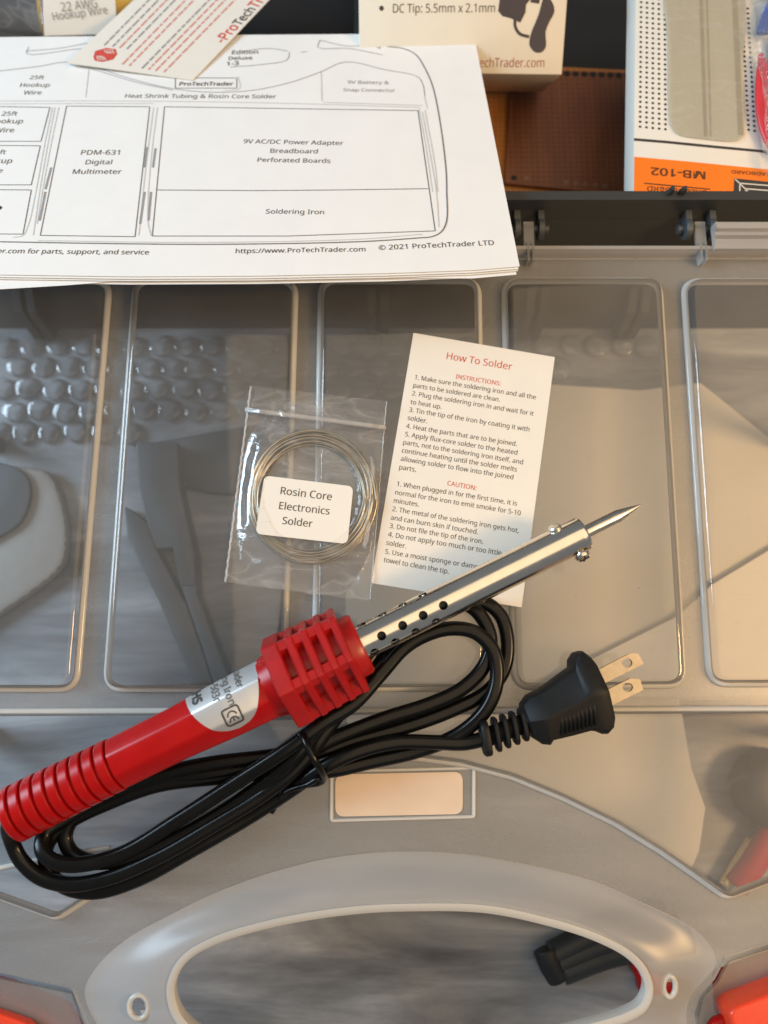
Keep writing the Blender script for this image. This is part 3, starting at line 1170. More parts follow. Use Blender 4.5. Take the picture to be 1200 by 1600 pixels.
bm = bmesh.new()
add_sheet(bm, [bplane.hit(x, y, 0.00015) for x, y in zp([(622, 45), (632, -30), (752, -30), (750, 0), (735, 20), (733, 50), (712, 92), (672, 74), (640, 66)], 540, 0, 2.609)])
add_stroke(bm, bplane, smoothpx(zp([(690, 80), (692, 110), (710, 138), (748, 150)], 540, 0, 2.609)), 0.0011, 0.00016)
add_sheet(bm, [bplane.hit(x, y, 0.00017) for x, y in smoothpx(zp([(800, 12), (815, -20), (845, 15), (850, 50), (830, 90), (815, 130), (816, 190), (800, 212), (775, 214), (752, 190), (750, 165), (762, 120), (775, 90), (790, 50)], 540, 0, 2.609), 3, True)])
add_stroke(bm, bplane, zp([(755, 0), (790, 6)], 540, 0, 2.609), 0.0016, 0.00016)
obj('printed_picture', bm, principled('plum_black_ink', (0.045, 0.035, 0.04), 0.5, nscale=300), ab, recalc=False)

# breadboard carton: thin slab lying on the divider
ZBB = 0.000
bb = thing('breadboard_carton', (P(1110, 150, ZBB).x, P(1110, 150, ZBB).y, -0.0122), 'white and orange breadboard carton with clear window in tray', 'carton')
bpl = flat(ZBB)
bm = bmesh.new()
q = [P(994, -60, ZBB), P(1290, -40, ZBB), P(1330, 338, ZBB), P(989, 318, ZBB)]
add_slab(bm, q, (0, 0, -0.0121))
bevel_all(bm, 0.0005, 2)
obj('carton_body', bm, M['white_box'], bb, 30)
Z1 = lambda pts: zp(pts, 970, 0, 5)
bm = bmesh.new()
win = smoothpx([(1042, -30), (1043, 60), (1045, 180), (1048, 197), (1056, 208), (1068, 213), (1100, 217), (1140, 221), (1153, 219), (1162, 211), (1163, 200), (1160, 120), (1154, -30)], 4, True)
add_prism(bm, [[P(x, y, ZBB + 0.0003) for x, y in win]], (0, 0, -0.0002))
wd = obj('window', bm, M['board'], bb)
bm = bmesh.new()
add_stroke(bm, bpl, [(1094, -30), (1098, 100), (1102, 214)], 0.0012, 0.0004)
add_stroke(bm, bpl, [(1103, -30), (1107, 100), (1110, 214)], 0.0005, 0.0004)
add_stroke(bm, bpl, [(1146, -30), (1152, 100), (1157, 212)], 0.0020, 0.0004)
obj('board_channel', bm, M['board_dark'], wd, recalc=False)
bm = bmesh.new()
q = [P(x, y, ZBB + 0.0010) for x, y in win]
add_sheet(bm, q)
obj('window_film', bm, M['film'], wd, recalc=False)
bm = bmesh.new()
for c in range(5):
    for r in range(29):
        t = (r - 3) / 25
        x = 158 + c * 46 + (-8 + c * 3.5) * t
        y = -98 + r * 38.6 + c * 5 + 8 * t
        px, py = Z1([(x, y)])[0]
        ct = bpl.hit(px, py, 0.0001)
        add_sheet(bm, [ct + V((math.cos(k * math.pi / 3), math.sin(k * math.pi / 3), 0)) * 0.00056 for k in range(6)])
for c in range(2):
    for r in range(26):
        px, py = Z1([(945 + c * 46 + r * 2.1, 60 + r * 38.2 + c * 8)])[0]
        ct = bpl.hit(px, py, 0.0001)
        add_sheet(bm, [ct + V((math.cos(k * math.pi / 3), math.sin(k * math.pi / 3), 0)) * 0.00056 for k in range(6)])
obj('printed_dots', bm, M['ink'], bb, recalc=False)['kind'] = 'stuff'
bm = bmesh.new()
add_stroke(bm, bpl, [(990.5, 218), (1040, 222), (1110, 229), (1260, 243)], 0.0011, 0.00012)
obj('printed_line', bm, M['ink'], bb, recalc=False)
bm = bmesh.new()
add_sheet(bm, [bpl.hit(x, y, 0.0001) for x, y in [(991, 245), (1080, 253), (1200, 265), (1310, 276), (1320, 334), (990, 316)]])
obj('orange_print', bm, M['orange_ink'], bb, recalc=False)
for txt, pp, bo, kk in (('MB-102', [(660, 1345), (235, 1310)], 0.02, 0.72), ('BREADBOARD', [(668, 1490), (205, 1455)], 0.008, 0.85),
                        ('SOLDERLESS', [(668, 1545), (235, 1513)], 0.012, 0.85), ('BREADBOARD', [(1230, 1358), (862, 1330)], 0.012, 0.7)):
    bm = bmesh.new()
    add_text(bm, bpl, txt, *Z1(pp), bold=bo, off=0.0002, ky=kk)
    obj('printed_text', bm, M['brown_ink'], bb, recalc=False)
for pp, w in (([(180, 1433), (695, 1480)], 0.0005), ([(175, 1552), (640, 1592)], 0.0004)):
    bm = bmesh.new()
    add_stroke(bm, bpl, Z1(pp), w, 0.0002)
    obj('printed_line', bm, M['brown_ink'], bb, recalc=False)
bm = bmesh.new()
add_sheet(bm, [bpl.hit(x, y, 0.0002) for x, y in [(1147, 279), (1310, 296), (1316, 332), (1145, 324)]])
obj('printed_square', bm, M['ink'], bb, recalc=False)
bm = bmesh.new()
for d in (0, 45, 95, 145):
    add_seg(bm, bpl, Z1([(930 + d - 3, 1640), (930 + d - 3, 1435 + d * 0.95), (1500, 1435 + d * 0.95 + (570 - d) * 0.08)]), 0.00045, 0.0003)
add_seg(bm, bpl, Z1([(890, 1402), (1080, 1585)]), 0.00045, 0.0003)
obj('printed_diagram', bm, M['white_box'], bb, recalc=False)

# bag of jumper wires at the right edge
jb = thing('wire_bag', (P(1210, 130, 0.002).x, P(1210, 130, 0.002).y, 0.0005), 'clear bag of red and blue jumper wires on the breadboard carton', 'bag')
bm = bmesh.new()
edge = [(-40, 1172), (0, 1168), (40, 1174), (62, 1166), (130, 1180), (200, 1187), (240, 1192), (275, 1197)]
rows = []
for j in range(33):
    y = -40 + 315 * j / 32
    for a, b in zip(edge[:-1], edge[1:]):
        if a[0] <= y <= b[0]:
            xe = a[1] + (b[1] - a[1]) * (y - a[0]) / (b[0] - a[0])
    rw = []
    for i in range(15):
        k = i / 14
        x = xe + (1330 - xe) * k
        z = 0.0012 + 0.008 * min(1, k * 3.5) ** 0.6 + 0.0028 * noise.noise(V((x * 0.035, y * 0.03, 3))) * min(1, k * 6)
        rw.append(bm.verts.new(P(x, y, z)))
    rows.append(rw)
for j in range(32):
    for i in range(14):
        bm.faces.new((rows[j][i], rows[j][i + 1], rows[j + 1][i + 1], rows[j + 1][i]))
obj('film', bm, M['film'], jb, 180)
for k in range(5):
    bm = bmesh.new()
    pts = [P(1189 + k * 5, 85 + k * 8, 0.0032), P(1184 + k * 5, 130, 0.0035), P(1185 + k * 5, 175, 0.0035), P(1194 + k * 5, 212, 0.0032), P(1215 + k * 6, 246, 0.0030), P(1250 + k * 7, 262, 0.0028)]
    tube(bm, catmull(pts, 8), 0.00095, 8)
    obj('red_wire', bm, M['redwire'], jb, 180)
for k in range(4):
    bm = bmesh.new()
    pts = [P(1186 + k * 6, 52, 0.0030), P(1192 + k * 6, 30, 0.0035), P(1205 + k * 6, 0, 0.0035), P(1225 + k * 6, -30, 0.0032)]
    tube(bm, catmull(pts, 8), 0.00095, 8)
    obj('blue_wire', bm, M['bluewire'], jb, 180)
for k in range(4):
    bm = bmesh.new()
    pts = [P(1205 + k * 7, 60, 0.0020), P(1204 + k * 7, 110, 0.0022), P(1208 + k * 7, 170, 0.0022), P(1222 + k * 7, 210, 0.002)]
    tube(bm, catmull(pts, 8), 0.00095, 8)
    obj('black_wire', bm, M['rubber'], jb, 180)

# bagged hookup wire spools behind the booklet
for (cx, wdt, mat_w, lab, nm) in ((140, 90, 'yellow', 'yellow hookup wire spool with white label behind the booklet', 1),
                                  (10, 66, 'slate', 'slate grey bagged wire spool behind the booklet', 2)):
    c = P(cx, 12, -0.018)
    hw = wdt / 3.9 / 1000
    root = thing('wire_spool', (c.x, c.y, ZF), lab, 'wire spool', 'hookup wire spools')
    R = 0.020
    cz = ZF + R + 0.001
    cen = V((c.x, c.y + 0.010, cz))
    bm = bmesh.new()
    prof = [(-hw, 0.006), (-hw, R), (-hw + 0.0015, R), (-hw + 0.0016, R * 0.86)]
    m_ = 16
    for i in range(m_ + 1):
        s = -hw + 0.002 + (2 * hw - 0.004) * i / m_
        prof.append((s, R * (0.86 + 0.03 * (i % 2))))
    prof += [(hw - 0.0016, R * 0.86), (hw - 0.0015, R), (hw, R), (hw, 0.006)]
    lathe(bm, cen, V((1, 0, 0)), V((0, 1, 0)), V((0, 0, 1)), prof, 36)
    obj('spool', bm, M[mat_w], root, 40)
    bm = bmesh.new()
    rings = []
    for i in range(13):
        k = i / 12
        s = -hw * 1.12 + 2.24 * hw * k
        ring = []
        for t in range(30):
            a = 2 * math.pi * t / 30
            rr = R * (1.06 + 0.06 * noise.noise(V((s * 90, math.cos(a) * 2, math.sin(a) * 2 + nm)))) * (1 if 0 < i < 12 else 0.75)
            p3 = cen + V((s, math.cos(a) * rr, math.sin(a) * rr))
            p3.z = max(p3.z, ZF + 0.0003)
            ring.append(bm.verts.new(p3))
        rings.append(ring)
    for i in range(12):
        for t in range(30):
            bm.faces.new((rings[i][t], rings[i][(t + 1) % 30], rings[i + 1][(t + 1) % 30], rings[i + 1][t]))
    obj('bag_film', bm, M['film'], root, 180)
    if nm == 1:
        # label patch, tangent to the spool on the side towards the viewer
        lp = Plane(cen + V((0, -0.0165, 0.0165)), (0, -0.62, 0.78))
        q = [lp.hit(66, -14), lp.hit(179, -16), lp.hit(183, 53), lp.hit(69, 56)]
        bm = bmesh.new()
        add_prism(bm, [q], lp.n * -0.0003)
        lo = obj('spool_label', bm, M['sticker'], root)
        bm = bmesh.new()
        add_text(bm, lp, '22 AWG', (97, 18), (153, 11), off=0.0002)
        add_text(bm, lp, 'Hookup Wire', (84, 32), (169, 21), off=0.0002)
        obj('printed_text', bm, M['grey_ink'], lo, recalc=False)

# ------------------------------------------------------------------ booklet
ORG = P(812, 416, 0.0285)
ROT = math.radians(3.2)
SL = math.radians(17.5)
br = V((math.cos(ROT), math.sin(ROT), 0))
bk_u = V((-math.sin(ROT) * math.cos(SL), math.cos(ROT) * math.cos(SL), -math.sin(SL)))
bk_n = br.cross(bk_u).normalized()
bkp = Plane(ORG, bk_n)
bk = thing('booklet', (P(400, 400, RIM).x, P(400, 400, RIM).y, RIM), 'white stapled booklet with printed case diagram over tray rim', 'booklet')


def booklet_sheet(px, top_off, th, name, mat):
    bm = bmesh.new()
    add_prism(bm, [[bkp.hit(x, y, top_off) for x, y in px]], bk_n * -th)
    return obj(name, bm, mat, bk)


front = [(812, 416), (740, 422), (600, 427), (400, 431), (200, 432), (0, 429), (-150, 427), (-130, 59), (0, 58), (300, 55), (740, 52)]
back1 = [(808, 424), (740, 430), (600, 430), (400, 430), (200, 433), (100, 441), (0, 447), (-150, 452), (-130, 62), (0, 60), (300, 57), (738, 54)]
booklet_sheet(front, 0, 0.00012, 'page', M['paper'])
booklet_sheet([(x - 1.5, y + (2.5 if y > 300 else 0)) for x, y in front], -0.0004, 0.00012, 'page', M['paper'])
booklet_sheet([(x - 2, y + (4 if y > 300 else 0)) for x, y in front], -0.0009, 0.00012, 'page', M['paper'])
booklet_sheet(back1, -0.0014, 0.00012, 'page', M['paper'])
booklet_sheet([(x - (14 if x > 700 else 0), y + (6 if y > 300 else 0)) for x, y in front], -0.0019, 0.00012, 'page', M['paper'])
page = bk.children[0]
# lettering
CHAR = principled('charcoal_ink', (0.10, 0.10, 0.105), 0.6, nscale=400)
for s, a, b, bo in [
    ('PDM-631', (126, 242), (186, 242), 0), ('Digital', (133, 257), (174, 257), 0), ('Multimeter', (113, 272), (189, 272), 0),
    ('25ft', (46, 124), (68, 124), 0), ('Hookup', (31, 136), (77, 136), 0), ('Wire', (36, 148), (64, 148), 0),
    ('25ft', (2, 181), (26, 181), 0), ('Hookup', (-18, 193), (35, 193), 0), ('Wire', (-10, 207), (21, 207), 0),
    ('25ft', (-16, 241), (8, 241), 0), ('Hookup', (-36, 255), (18, 255), 0), ('Wire', (-25, 270), (3, 270), 0),
    ('Heat Shrink Tubing & Rosin Core Solder', (195, 153), (431, 154), 0),
    ('9V AC/DC Power Adapter', (380, 224), (536, 227), 0), ('Breadboard', (422, 239), (496, 240), 0),
    ('Perforated Boards', (402, 253), (516, 255), 0), ('Soldering Iron', (415, 334), (506, 335), 0),
    ('Edition', (362, 85), (403, 84), 0.01), ('Deluxe', (357, 94), (394, 93), 0.01), ('1-3', (354, 103), (373, 102), 0.01),
]:
    bm = bmesh.new()
    add_text(bm, bkp, s, a, b, bold=bo, ky=1.0)
    obj('printed_text', bm, CHAR, page, recalc=False)
bm = bmesh.new()
for s, a, b in [('9V Battery &', (543, 131), (608, 132)), ('Snap Connector', (536, 143), (617, 144))]:
    add_text(bm, bkp, s, a, b)
obj('printed_text', bm, M['grey_ink'], page, recalc=False)
bm = bmesh.new()
for s, a, b, bo in [('ProTechTrader.com for parts, support, and service', (-84, 395), (232, 398), 0.0),
                    ('https://www.ProTechTrader.com', (368, 396), (571, 393), 0.0),
                    ('\u00a9 2021 ProTechTrader LTD', (592, 391), (772, 383), 0.0),
                    ('ProTechTrader', (280, 134), (364, 134), 0.012)]:
    bm = bmesh.new()
    add_text(bm, bkp, s, a, b, bold=bo)
    obj('printed_text', bm, M['ink'], page, recalc=False)
bm = bmesh.new()
c = bkp.hit(-1, 325, 0.0001)
add_sheet(bm, [c + (br * math.cos(t * math.pi / 5) + bk_u * math.sin(t * math.pi / 5)) * 0.001 for t in range(10)])
obj('printed_text', bm, M['ink'], page, recalc=False)
# line drawing
bm = bmesh.new()
LW = 0.00034
add_seg(bm, bkp, [(104, 166), (234, 167), (211, 370), (63, 368)], LW, closed=True)
add_seg(bm, bkp, [(257, 167), (653, 173), (680, 361), (450, 369), (238, 369)], LW, closed=True)
add_seg(bm, bkp, [(245, 297), (400, 298), (530, 297), (669, 295)], LW)
add_seg(bm, bkp, [(-60, 166), (78, 168), (64, 221), (-70, 221)], LW)
add_seg(bm, bkp, [(-70, 227), (63, 228), (49, 289), (-80, 289)], LW)
add_seg(bm, bkp, [(-80, 296), (49, 297), (36, 366), (-90, 365)], LW)
add_stroke(bm, bkp, smoothpx([(-120, 376), (0, 378), (180, 381), (340, 382), (560, 378), (655, 372), (675, 370), (690, 362), (698, 345), (698, 300), (697, 266), (687, 187), (676, 135), (665, 109), (650, 86), (630, 76), (605, 73)], 5), LW * 1.3, 0.00014)
add_seg(bm, bkp, [(274, 122), (370, 122), (370, 138), (274, 138)], LW, closed=True)
obj('printed_outline', bm, principled('dark_grey_line_ink', (0.16, 0.16, 0.165), 0.6, nscale=300), page, recalc=False)
bm = bmesh.new()
for pts in ([(-40, 116), (0, 111), (60, 104), (106, 97), (150, 106), (200, 122), (260, 137), (320, 144), (390, 142), (450, 130), (500, 113), (540, 97), (600, 109), (652, 120), (660, 130), (664, 150)],
            [(110, 101), (150, 110), (210, 128), (270, 141)], [(500, 63), (497, 74), (545, 76), (598, 86)],
            [(500, 63), (540, 72), (560, 72), (592, 73)], [(40, 80), (90, 76), (150, 65)], [(45, 74), (42, 84), (130, 76), (155, 78)],
            [(452, 82), (451, 90), (446, 95), (400, 102), (360, 105)], [(450, 80), (420, 76), (380, 80)],
            [(590, 70), (594, 76), (588, 74)], [(470, 82), (480, 81)]):
    add_stroke(bm, bkp, smoothpx(pts, 5), LW * 0.9, 0.00011)
obj('printed_outline', bm, M['grey_ink'], page, recalc=False)['kind'] = 'stuff'
bm = bmesh.new()
for pts in ([(-40, 158), (200, 158), (420, 161), (655, 168)], [(-40, 163), (90, 162), (240, 162)], [(82, 168), (70, 225), (58, 290), (45, 350), (36, 368), (20, 371)],
            [(86, 168), (74, 230), (62, 300), (52, 368)], [(240, 168), (228, 260), (217, 368)], [(246, 168), (235, 260), (231, 345), (236, 368)],
            [(92, 168), (80, 225), (68, 290), (58, 350)], [(660, 175), (672, 240), (682, 300), (686, 355)], [(664, 172), (680, 260), (684, 300)],
            [(140, 100), (134, 152)], [(502, 112), (503, 158)], [(663, 150), (668, 170)], [(505, 160), (660, 165)], [(655, 170), (666, 232), (676, 300)],
            [(60, 376), (300, 379), (560, 374), (660, 366)], [(372, 120), (375, 138), (350, 142)]):
    add_stroke(bm, bkp, smoothpx(pts, 4), LW * 1.0, 0.0001)
obj('printed_outline', bm, M['pale_ink'], page, recalc=False)['kind'] = 'stuff'
bm = bmesh.new()
for a, b in (((80, 262), (71, 296)), ((71, 300), (62, 345)), ((230, 230), (226, 262)), ((226, 300), (219, 350)), ((243, 232), (239, 262)), ((236, 300), (232, 345))):
    add_stroke(bm, bkp, [a, b], LW * 2.2, 0.00012)
obj('printed_outline', bm, M['grey_ink'], page, recalc=False)['kind'] = 'stuff'

# small business card on the booklet
cp_ = Plane(ORG + bk_n * 0.0016, (bk_n + V((0.02, -0.05, 0))).normalized())
cp_.o = bkp.hit(205, 112, 0.0012)
a = cp_.hit(104, 98)
b = cp_.hit(301, 125)
d2 = (cp_.hit(420, 0) - b).normalized()
bc = thing('business_card', tuple((a + b) / 2), 'white card with red emblem and diagonal print on the booklet', 'card')
bm = bmesh.new()
add_prism(bm, [[a, b, b + d2 * 0.089, a + d2 * 0.089]], cp_.n * -0.0003)
obj('card_body', bm, M['card'], bc)
rows_ = [((163, 71), 0), ((176, 73), 0), ((187, 75), 1), ((198, 77), 0), ((191, 101), 1), ((202, 103), 1), ((222, 107), 0), ((232, 109), 1), ((243, 111), 1), ((256, 113), 1)]
dirx, diry = 0.70, -0.715
for want, mt in ((0, 'grey_ink'), (1, 'pink_ink')):
    bm = bmesh.new()
    for i, ((x, y), c) in enumerate(rows_):
        rnd = random.Random(50 + i)
        s = 0.0
        while s < 170:
            ln = rnd.uniform(5, 15)
            if c == want:
                add_stroke(bm, cp_, [(x + dirx * s, y + diry * s), (x + dirx * (s + ln), y + diry * (s + ln))], 0.00075, 0.0001)
            s += ln + rnd.uniform(1.5, 2.6)
    obj('printed_lines', bm, M[mt], bc, recalc=False)
bm = bmesh.new()
add_text(bm, cp_, '-Pro', (349, 68), (374, 42), bold=0.012)
add_text(bm, cp_, 'Trader', (401, 14), (443, -29), bold=0.012)
obj('printed_name', bm, M['red_ink'], bc, recalc=False)
bm = bmesh.new()
add_text(bm, cp_, 'Tech', (375, 41), (400, 15), bold=0.012)
obj('printed_name', bm, M['ink'], bc, recalc=False)
bm = bmesh.new()
add_sheet(bm, [cp_.hit(x, y, 0.0001) for x, y in [(146, 89), (149, 80), (166, 75), (181, 77), (183, 85), (177, 93), (160, 97), (148, 95)]])
em = obj('emblem', bm, M['red_ink'], bc, recalc=False)
bm = bmesh.new()
for k in range(4):
    add_stroke(bm, cp_, smoothpx([(163 + k * 4, 78 - k * 0.2), (165 + k * 4, 82), (170 + k * 3, 84)], 3), 0.00035, 0.0002)
    add_stroke(bm, cp_, smoothpx([(166 - k * 4, 95 + k * 0.1), (163 - k * 3.6, 91), (158 - k * 2.2, 88)], 3), 0.00035, 0.0002)
obj('emblem_fingers', bm, M['card'], em, recalc=False)

# ------------------------------------------------------------------ instruction card
ZC = ZP + 0.0003
card_pl = flat(ZC)
ic = thing('instruction_card', tuple(P(725, 735, ZP)), 'white soldering instruction card with red headings beside the solder bag', 'card')
bm = bmesh.new()
add_prism(bm, [[P(x, y, ZC) for x, y in [(646, 520), (867, 558), (815, 949), (580, 911)]]], (0, 0, -0.0003))
obj('card_body', bm, M['card'], ic)
ZZ = lambda p: (560 + p[0] / 3.4788, 500 + p[1] / 3.4788)
body = [
    ('1. Make sure the soldering iron and all the', (305, 322), (963, 432)), ('parts to be soldered are clean.', (297, 366), (768, 445)),
    ('2. Plug the soldering iron in and wait for it', (290, 410), (950, 521)), ('to heat up.', (282, 456), (450, 484)),
    ('3. Tin the tip of the iron by coating it with', (274, 499), (928, 607)), ('solder.', (266, 543), (372, 562)),
    ('4. Heat the parts that are to be joined.', (258, 587), (860, 686)), ('5. Apply flux-core solder to the heated', (252, 632), (862, 733)),
    ('parts, not to the soldering iron itself, and', (243, 676), (893, 785)), ('continue heating until the solder melts', (235, 720), (860, 825)),
    ('allowing solder to flow into the joined', (229, 765), (840, 867)), ('parts.', (221, 812), (312, 826)),
    ('1. When plugged in for the first time, it is', (208, 902), (860, 1010)), ('normal for the iron to emit smoke for 5-10', (199, 948), (880, 1062)),
    ('minutes.', (191, 993), (328, 1015)), ('2. The metal of the soldering iron gets hot,', (183, 1038), (870, 1157)),
    ('and can burn skin if touched.', (175, 1085), (648, 1165)), ('3. Do not file the tip of the iron.', (168, 1130), (676, 1217)),
    ('4. Do not apply too much or too little', (160, 1177), (775, 1280)), ('solder.', (150, 1222), (258, 1242)),
    ('5. Use a moist sponge or damp', (144, 1270), (650, 1354)), ('towel to clean the tip.', (136, 1315), (490, 1380))]
bm = bmesh.new()
for s, a, b in body:
    add_text(bm, card_pl, s, ZZ(a), ZZ(b), off=0.00008, ky=1.06, bold=-0.002)
obj('printed_text', bm, M['ink'], ic, recalc=False)
bm = bmesh.new()
for s, a, b in [('How To Solder', (478, 212), (832, 272)), ('INSTRUCTIONS:', (528, 318), (772, 357)), ('CAUTION:', (482, 898), (640, 926))]:
    add_text(bm, card_pl, s, ZZ(a), ZZ(b), off=0.00008, ky=1.02)
obj('printed_heading', bm, M['red_ink'], ic, recalc=False)

# ------------------------------------------------------------------ bag of solder
bg_t = thing('solder_bag', tuple(P(478, 770, ZP)), 'clear zip bag holding a coil of solder wire beside the instruction card', 'bag')
cc = P(486, 774, ZP + 0.002)
bm = bmesh.new()
turns = 22
pts = []
NT = 64
rnd = random.Random(3)
offs = [(rnd.uniform(-1, 1), rnd.uniform(-1, 1), 0.0181 + 0.0044 * ((i * 7) % 23) / 22) for i in range(turns + 1)]
for i in range(turns * NT):
    t = i / NT
    k = int(t)
    f = t - k
    sm = f * f * (3 - 2 * f)
    a0, a1 = offs[k], offs[min(k + 1, turns)]
    rr = a0[2] + (a1[2] - a0[2]) * sm
    ox = (a0[0] + (a1[0] - a0[0]) * sm) * 0.0009
    oy = (a0[1] + (a1[1] - a0[1]) * sm) * 0.0016
    th = 2 * math.pi * t
    z = ZP + 0.0008 + 0.0018 * (0.5 + 0.5 * math.sin(1.7 * th + k * 2.1)) * (k / turns) ** 0.5 + 0.00025 * (k % 4)
    pts.append(V((cc.x + ox + rr * 0.985 * math.cos(th), cc.y + oy + rr * 1.045 * math.sin(th), z)))
tube(bm, pts, 0.00034, 7)
obj('solder_coil', bm, M['solder'], bg_t, 180)
corners = [(392, 603), (604, 627), (578, 940), (352, 910)]


def bag_pt(u, v):
    x = (corners[0][0] * (1 - u) + corners[1][0] * u) * (1 - v) + (corners[3][0] * (1 - u) + corners[2][0] * u) * v
    y = (corners[0][1] * (1 - u) + corners[1][1] * u) * (1 - v) + (corners[3][1] * (1 - u) + corners[2][1] * u) * v
    return x, y


def bag_z(u, v, x, y, top=True):
    e = min(u, 1 - u, v * 1.4, (1 - v)) * 9
    e = max(0.0, min(1, e))
    e = e * e * (3 - 2 * e)
    d = math.hypot((x - 486) / 100.0, (y - 774) / 106.0)
    ring = 1.0 if d < 1.03 else max(0, 1 - (d - 1.03) * 3.0)
    inner = 0.75 if d < 0.75 else 1
    z = ZP + 0.0007 + e * (0.0038 * ring * inner)
    q = V((x * 0.022, y * 0.014, 0))
    rid = 1 - abs(noise.noise(q * 1.3 + V((5, 0, 0)))) * 2
    z += e * 0.0006 * noise.noise(q) + (0.0014 * max(0, rid - 0.55) * (1.2 - ring)) * (0.3 + e)
    if v < 0.13:
        z += 0.0022 * (0.13 - v) / 0.13
    return z


bm = bmesh.new()
NU, NV = 64, 96
g = []
for j in range(NV + 1):
    rw = []
    for i in range(NU + 1):
        u, v = i / NU, j / NV
        x, y = bag_pt(u, v)
        x += (1.6 * noise.noise(V((u * 3, v * 14, 1)))) * (1 if i in (0, NU) else 0)
        y += (2.5 * noise.noise(V((u * 9, v * 3, 7)))) * (1 if j in (0, NV) else 0)
        rw.append(bm.verts.new(P(x, y, bag_z(u, v, x, y))))
    g.append(rw)
for j in range(NV):
    for i in range(NU):
        bm.faces.new((g[j][i], g[j][i + 1], g[j + 1][i + 1], g[j + 1][i]))
film_top = obj('film', bm, M['film'], bg_t, 180)
bm = bmesh.new()
add_sheet(bm, [P(x, y, ZP + 0.00035) for x, y in [(394, 622), (603, 645), (578, 939), (353, 909)]])
obj('back_film', bm, M['film'], bg_t, 180)
# crimped side seams, bottom edge, zip strip
bm = bmesh.new()
tube(bm, [P(bag_pt(0, v / 60)[0] + 0.8 * math.sin(v * 2.2), bag_pt(0, v / 60)[1], bag_z(0, v / 60, *bag_pt(0, v / 60)) + 0.0002 + 0.0002 * math.sin(v * 1.9)) for v in range(61)], 0.00040, 6)
obj('side_seam', bm, M['seam'], bg_t, 180)
bm = bmesh.new()
tube(bm, [P(bag_pt(1, v / 60)[0] + 0.5 * math.sin(v * 2.2), bag_pt(1, v / 60)[1], bag_z(1, v / 60, *bag_pt(1, v / 60)) + 0.0002) for v in range(61)], 0.00022, 6)
obj('side_seam', bm, M['seam'], bg_t, 180)
bm = bmesh.new()
zl = [P(384 + (602 - 384) * k / 20, 640 + (668 - 640) * k / 20, bag_z(k / 20, 0.13, 500, 655) + 0.0004) for k in range(21)]
sweep(bm, zl, [(0.0009, 0), (0.0006, 0.0005), (-0.0006, 0.0005), (-0.0009, 0)])
obj('zip_strip', bm, clear_plastic('zip_plastic', 0.28, (0.85, 0.84, 0.82), 0.1), bg_t)
# label stuck over the coil
zl_ = bag_z(0.5, 0.6, 480, 790) + 0.0007
lpl = flat(zl_)
bm = bmesh.new()
lpts = [(413, 743), (552, 760), (543, 850), (399, 834)]
add_prism(bm, [rounded([P(x, y, zl_) for x, y in lpts], 0.0022, 6)], (0, 0, -0.0004))
ls = obj('bag_label', bm, M['sticker'], bg_t)
ls['label'] = 'white rounded label reading Rosin Core Electronics Solder'
bm = bmesh.new()
B7 = lambda p: (340 + p[0] / 4.2857, 590 + p[1] / 4.2857)
for s, a, b in [('Rosin Core', (420, 780), (762, 822)), ('Electronics', (410, 880), (747, 918)), ('Solder', (432, 980), (632, 1002))]:
    add_text(bm, lpl, s, B7(a), B7(b), off=0.0001, ky=1.0)
obj('printed_text', bm, M['ink'], ls, recalc=False)

# ------------------------------------------------------------------ soldering iron
ZA = 0.0215
IA = P(18, 1274, ZA)
IB = P(1001, 789, ZA)
ax = (IB - IA).normalized()
e1 = V((0, 0, 1))
e1 = (e1 - ax * e1.dot(ax)).normalized()          # up
e2 = ax.cross(e1).normalized()                    # towards the viewer's lower right is -e2 or +e2
if e2.y > 0:
    e2 = -e2                                      # e2 points to the lower side in the picture


def S(x, y):
    return (P(x, y, ZA) - IA).dot(ax)


iron = thing('soldering_iron', (IA.x + ax.x * 0.1, IA.y + ax.y * 0.1, ZP), 'red handled soldering iron with coiled black cord and plug on the lid', 'soldering iron')
s_g0, s_g1 = 0.0, S(186, 1194)
s_neck = S(416, 1079)
R_G = 0.0087
# grooved grip and barrel in one turned body
prof = [(0.0, R_G * 0.80), (0.0004, R_G * 0.93), (0.0010, R_G)]
nring = 9
pitch = s_g1 / nring
for i in range(nring):
    a = i * pitch
    b = a + pitch * 0.78
    r = R_G * (1.0 - 0.006 * i)
    if i:
        prof += [(a, r * 0.84), (a + 0.0001, r * 0.985), (a + 0.0004, r)]
    prof += [(b - 0.0003, r), (b, r * 0.985), (b + 0.00012, r * 0.84)]
prof += [(s_g1, R_G * 0.80)]


def facet(n, amt, ph=0.0):
    # rounded polygon section
    def f(a):
        k = ((a - ph) % (2 * math.pi / n)) - math.pi / n
        flat_r = math.cos(math.pi / n) / math.cos(k)
        return 1 - amt + amt * flat_r / math.cos(math.pi / n) if False else (1 - amt) + amt * flat_r
    return f


bm = bmesh.new()
lathe(bm, IA, ax, e1, e2, prof, 48)
grip = obj('grip', bm, M['red'], iron, 14)
bm = bmesh.new()
bprof = [(s_g1 - 0.0002, R_G * 0.86), (s_g1, R_G * 0.955), (s_g1 + 0.0006, R_G * 0.965), (s_g1 + 0.02, R_G * 0.985), (s_neck - 0.012, R_G * 1.09), (s_neck - 0.004, R_G * 1.11), (s_neck + 0.004, R_G * 1.12)]
lathe(bm, IA, ax, e1, e2, bprof, 96, shape=facet(8, 0.6, math.radians(24)))
obj('barrel', bm, M['red'], iron, 20)


def barrel_r(s):
    for (s0, r0), (s1, r1) in zip(bprof[:-1], bprof[1:]):
        if s0 <= s <= s1:
            return r0 + (r1 - r0) * (s - s0) / (s1 - s0)
    return bprof[-1][1]


BF = facet(8, 0.6, math.radians(24))


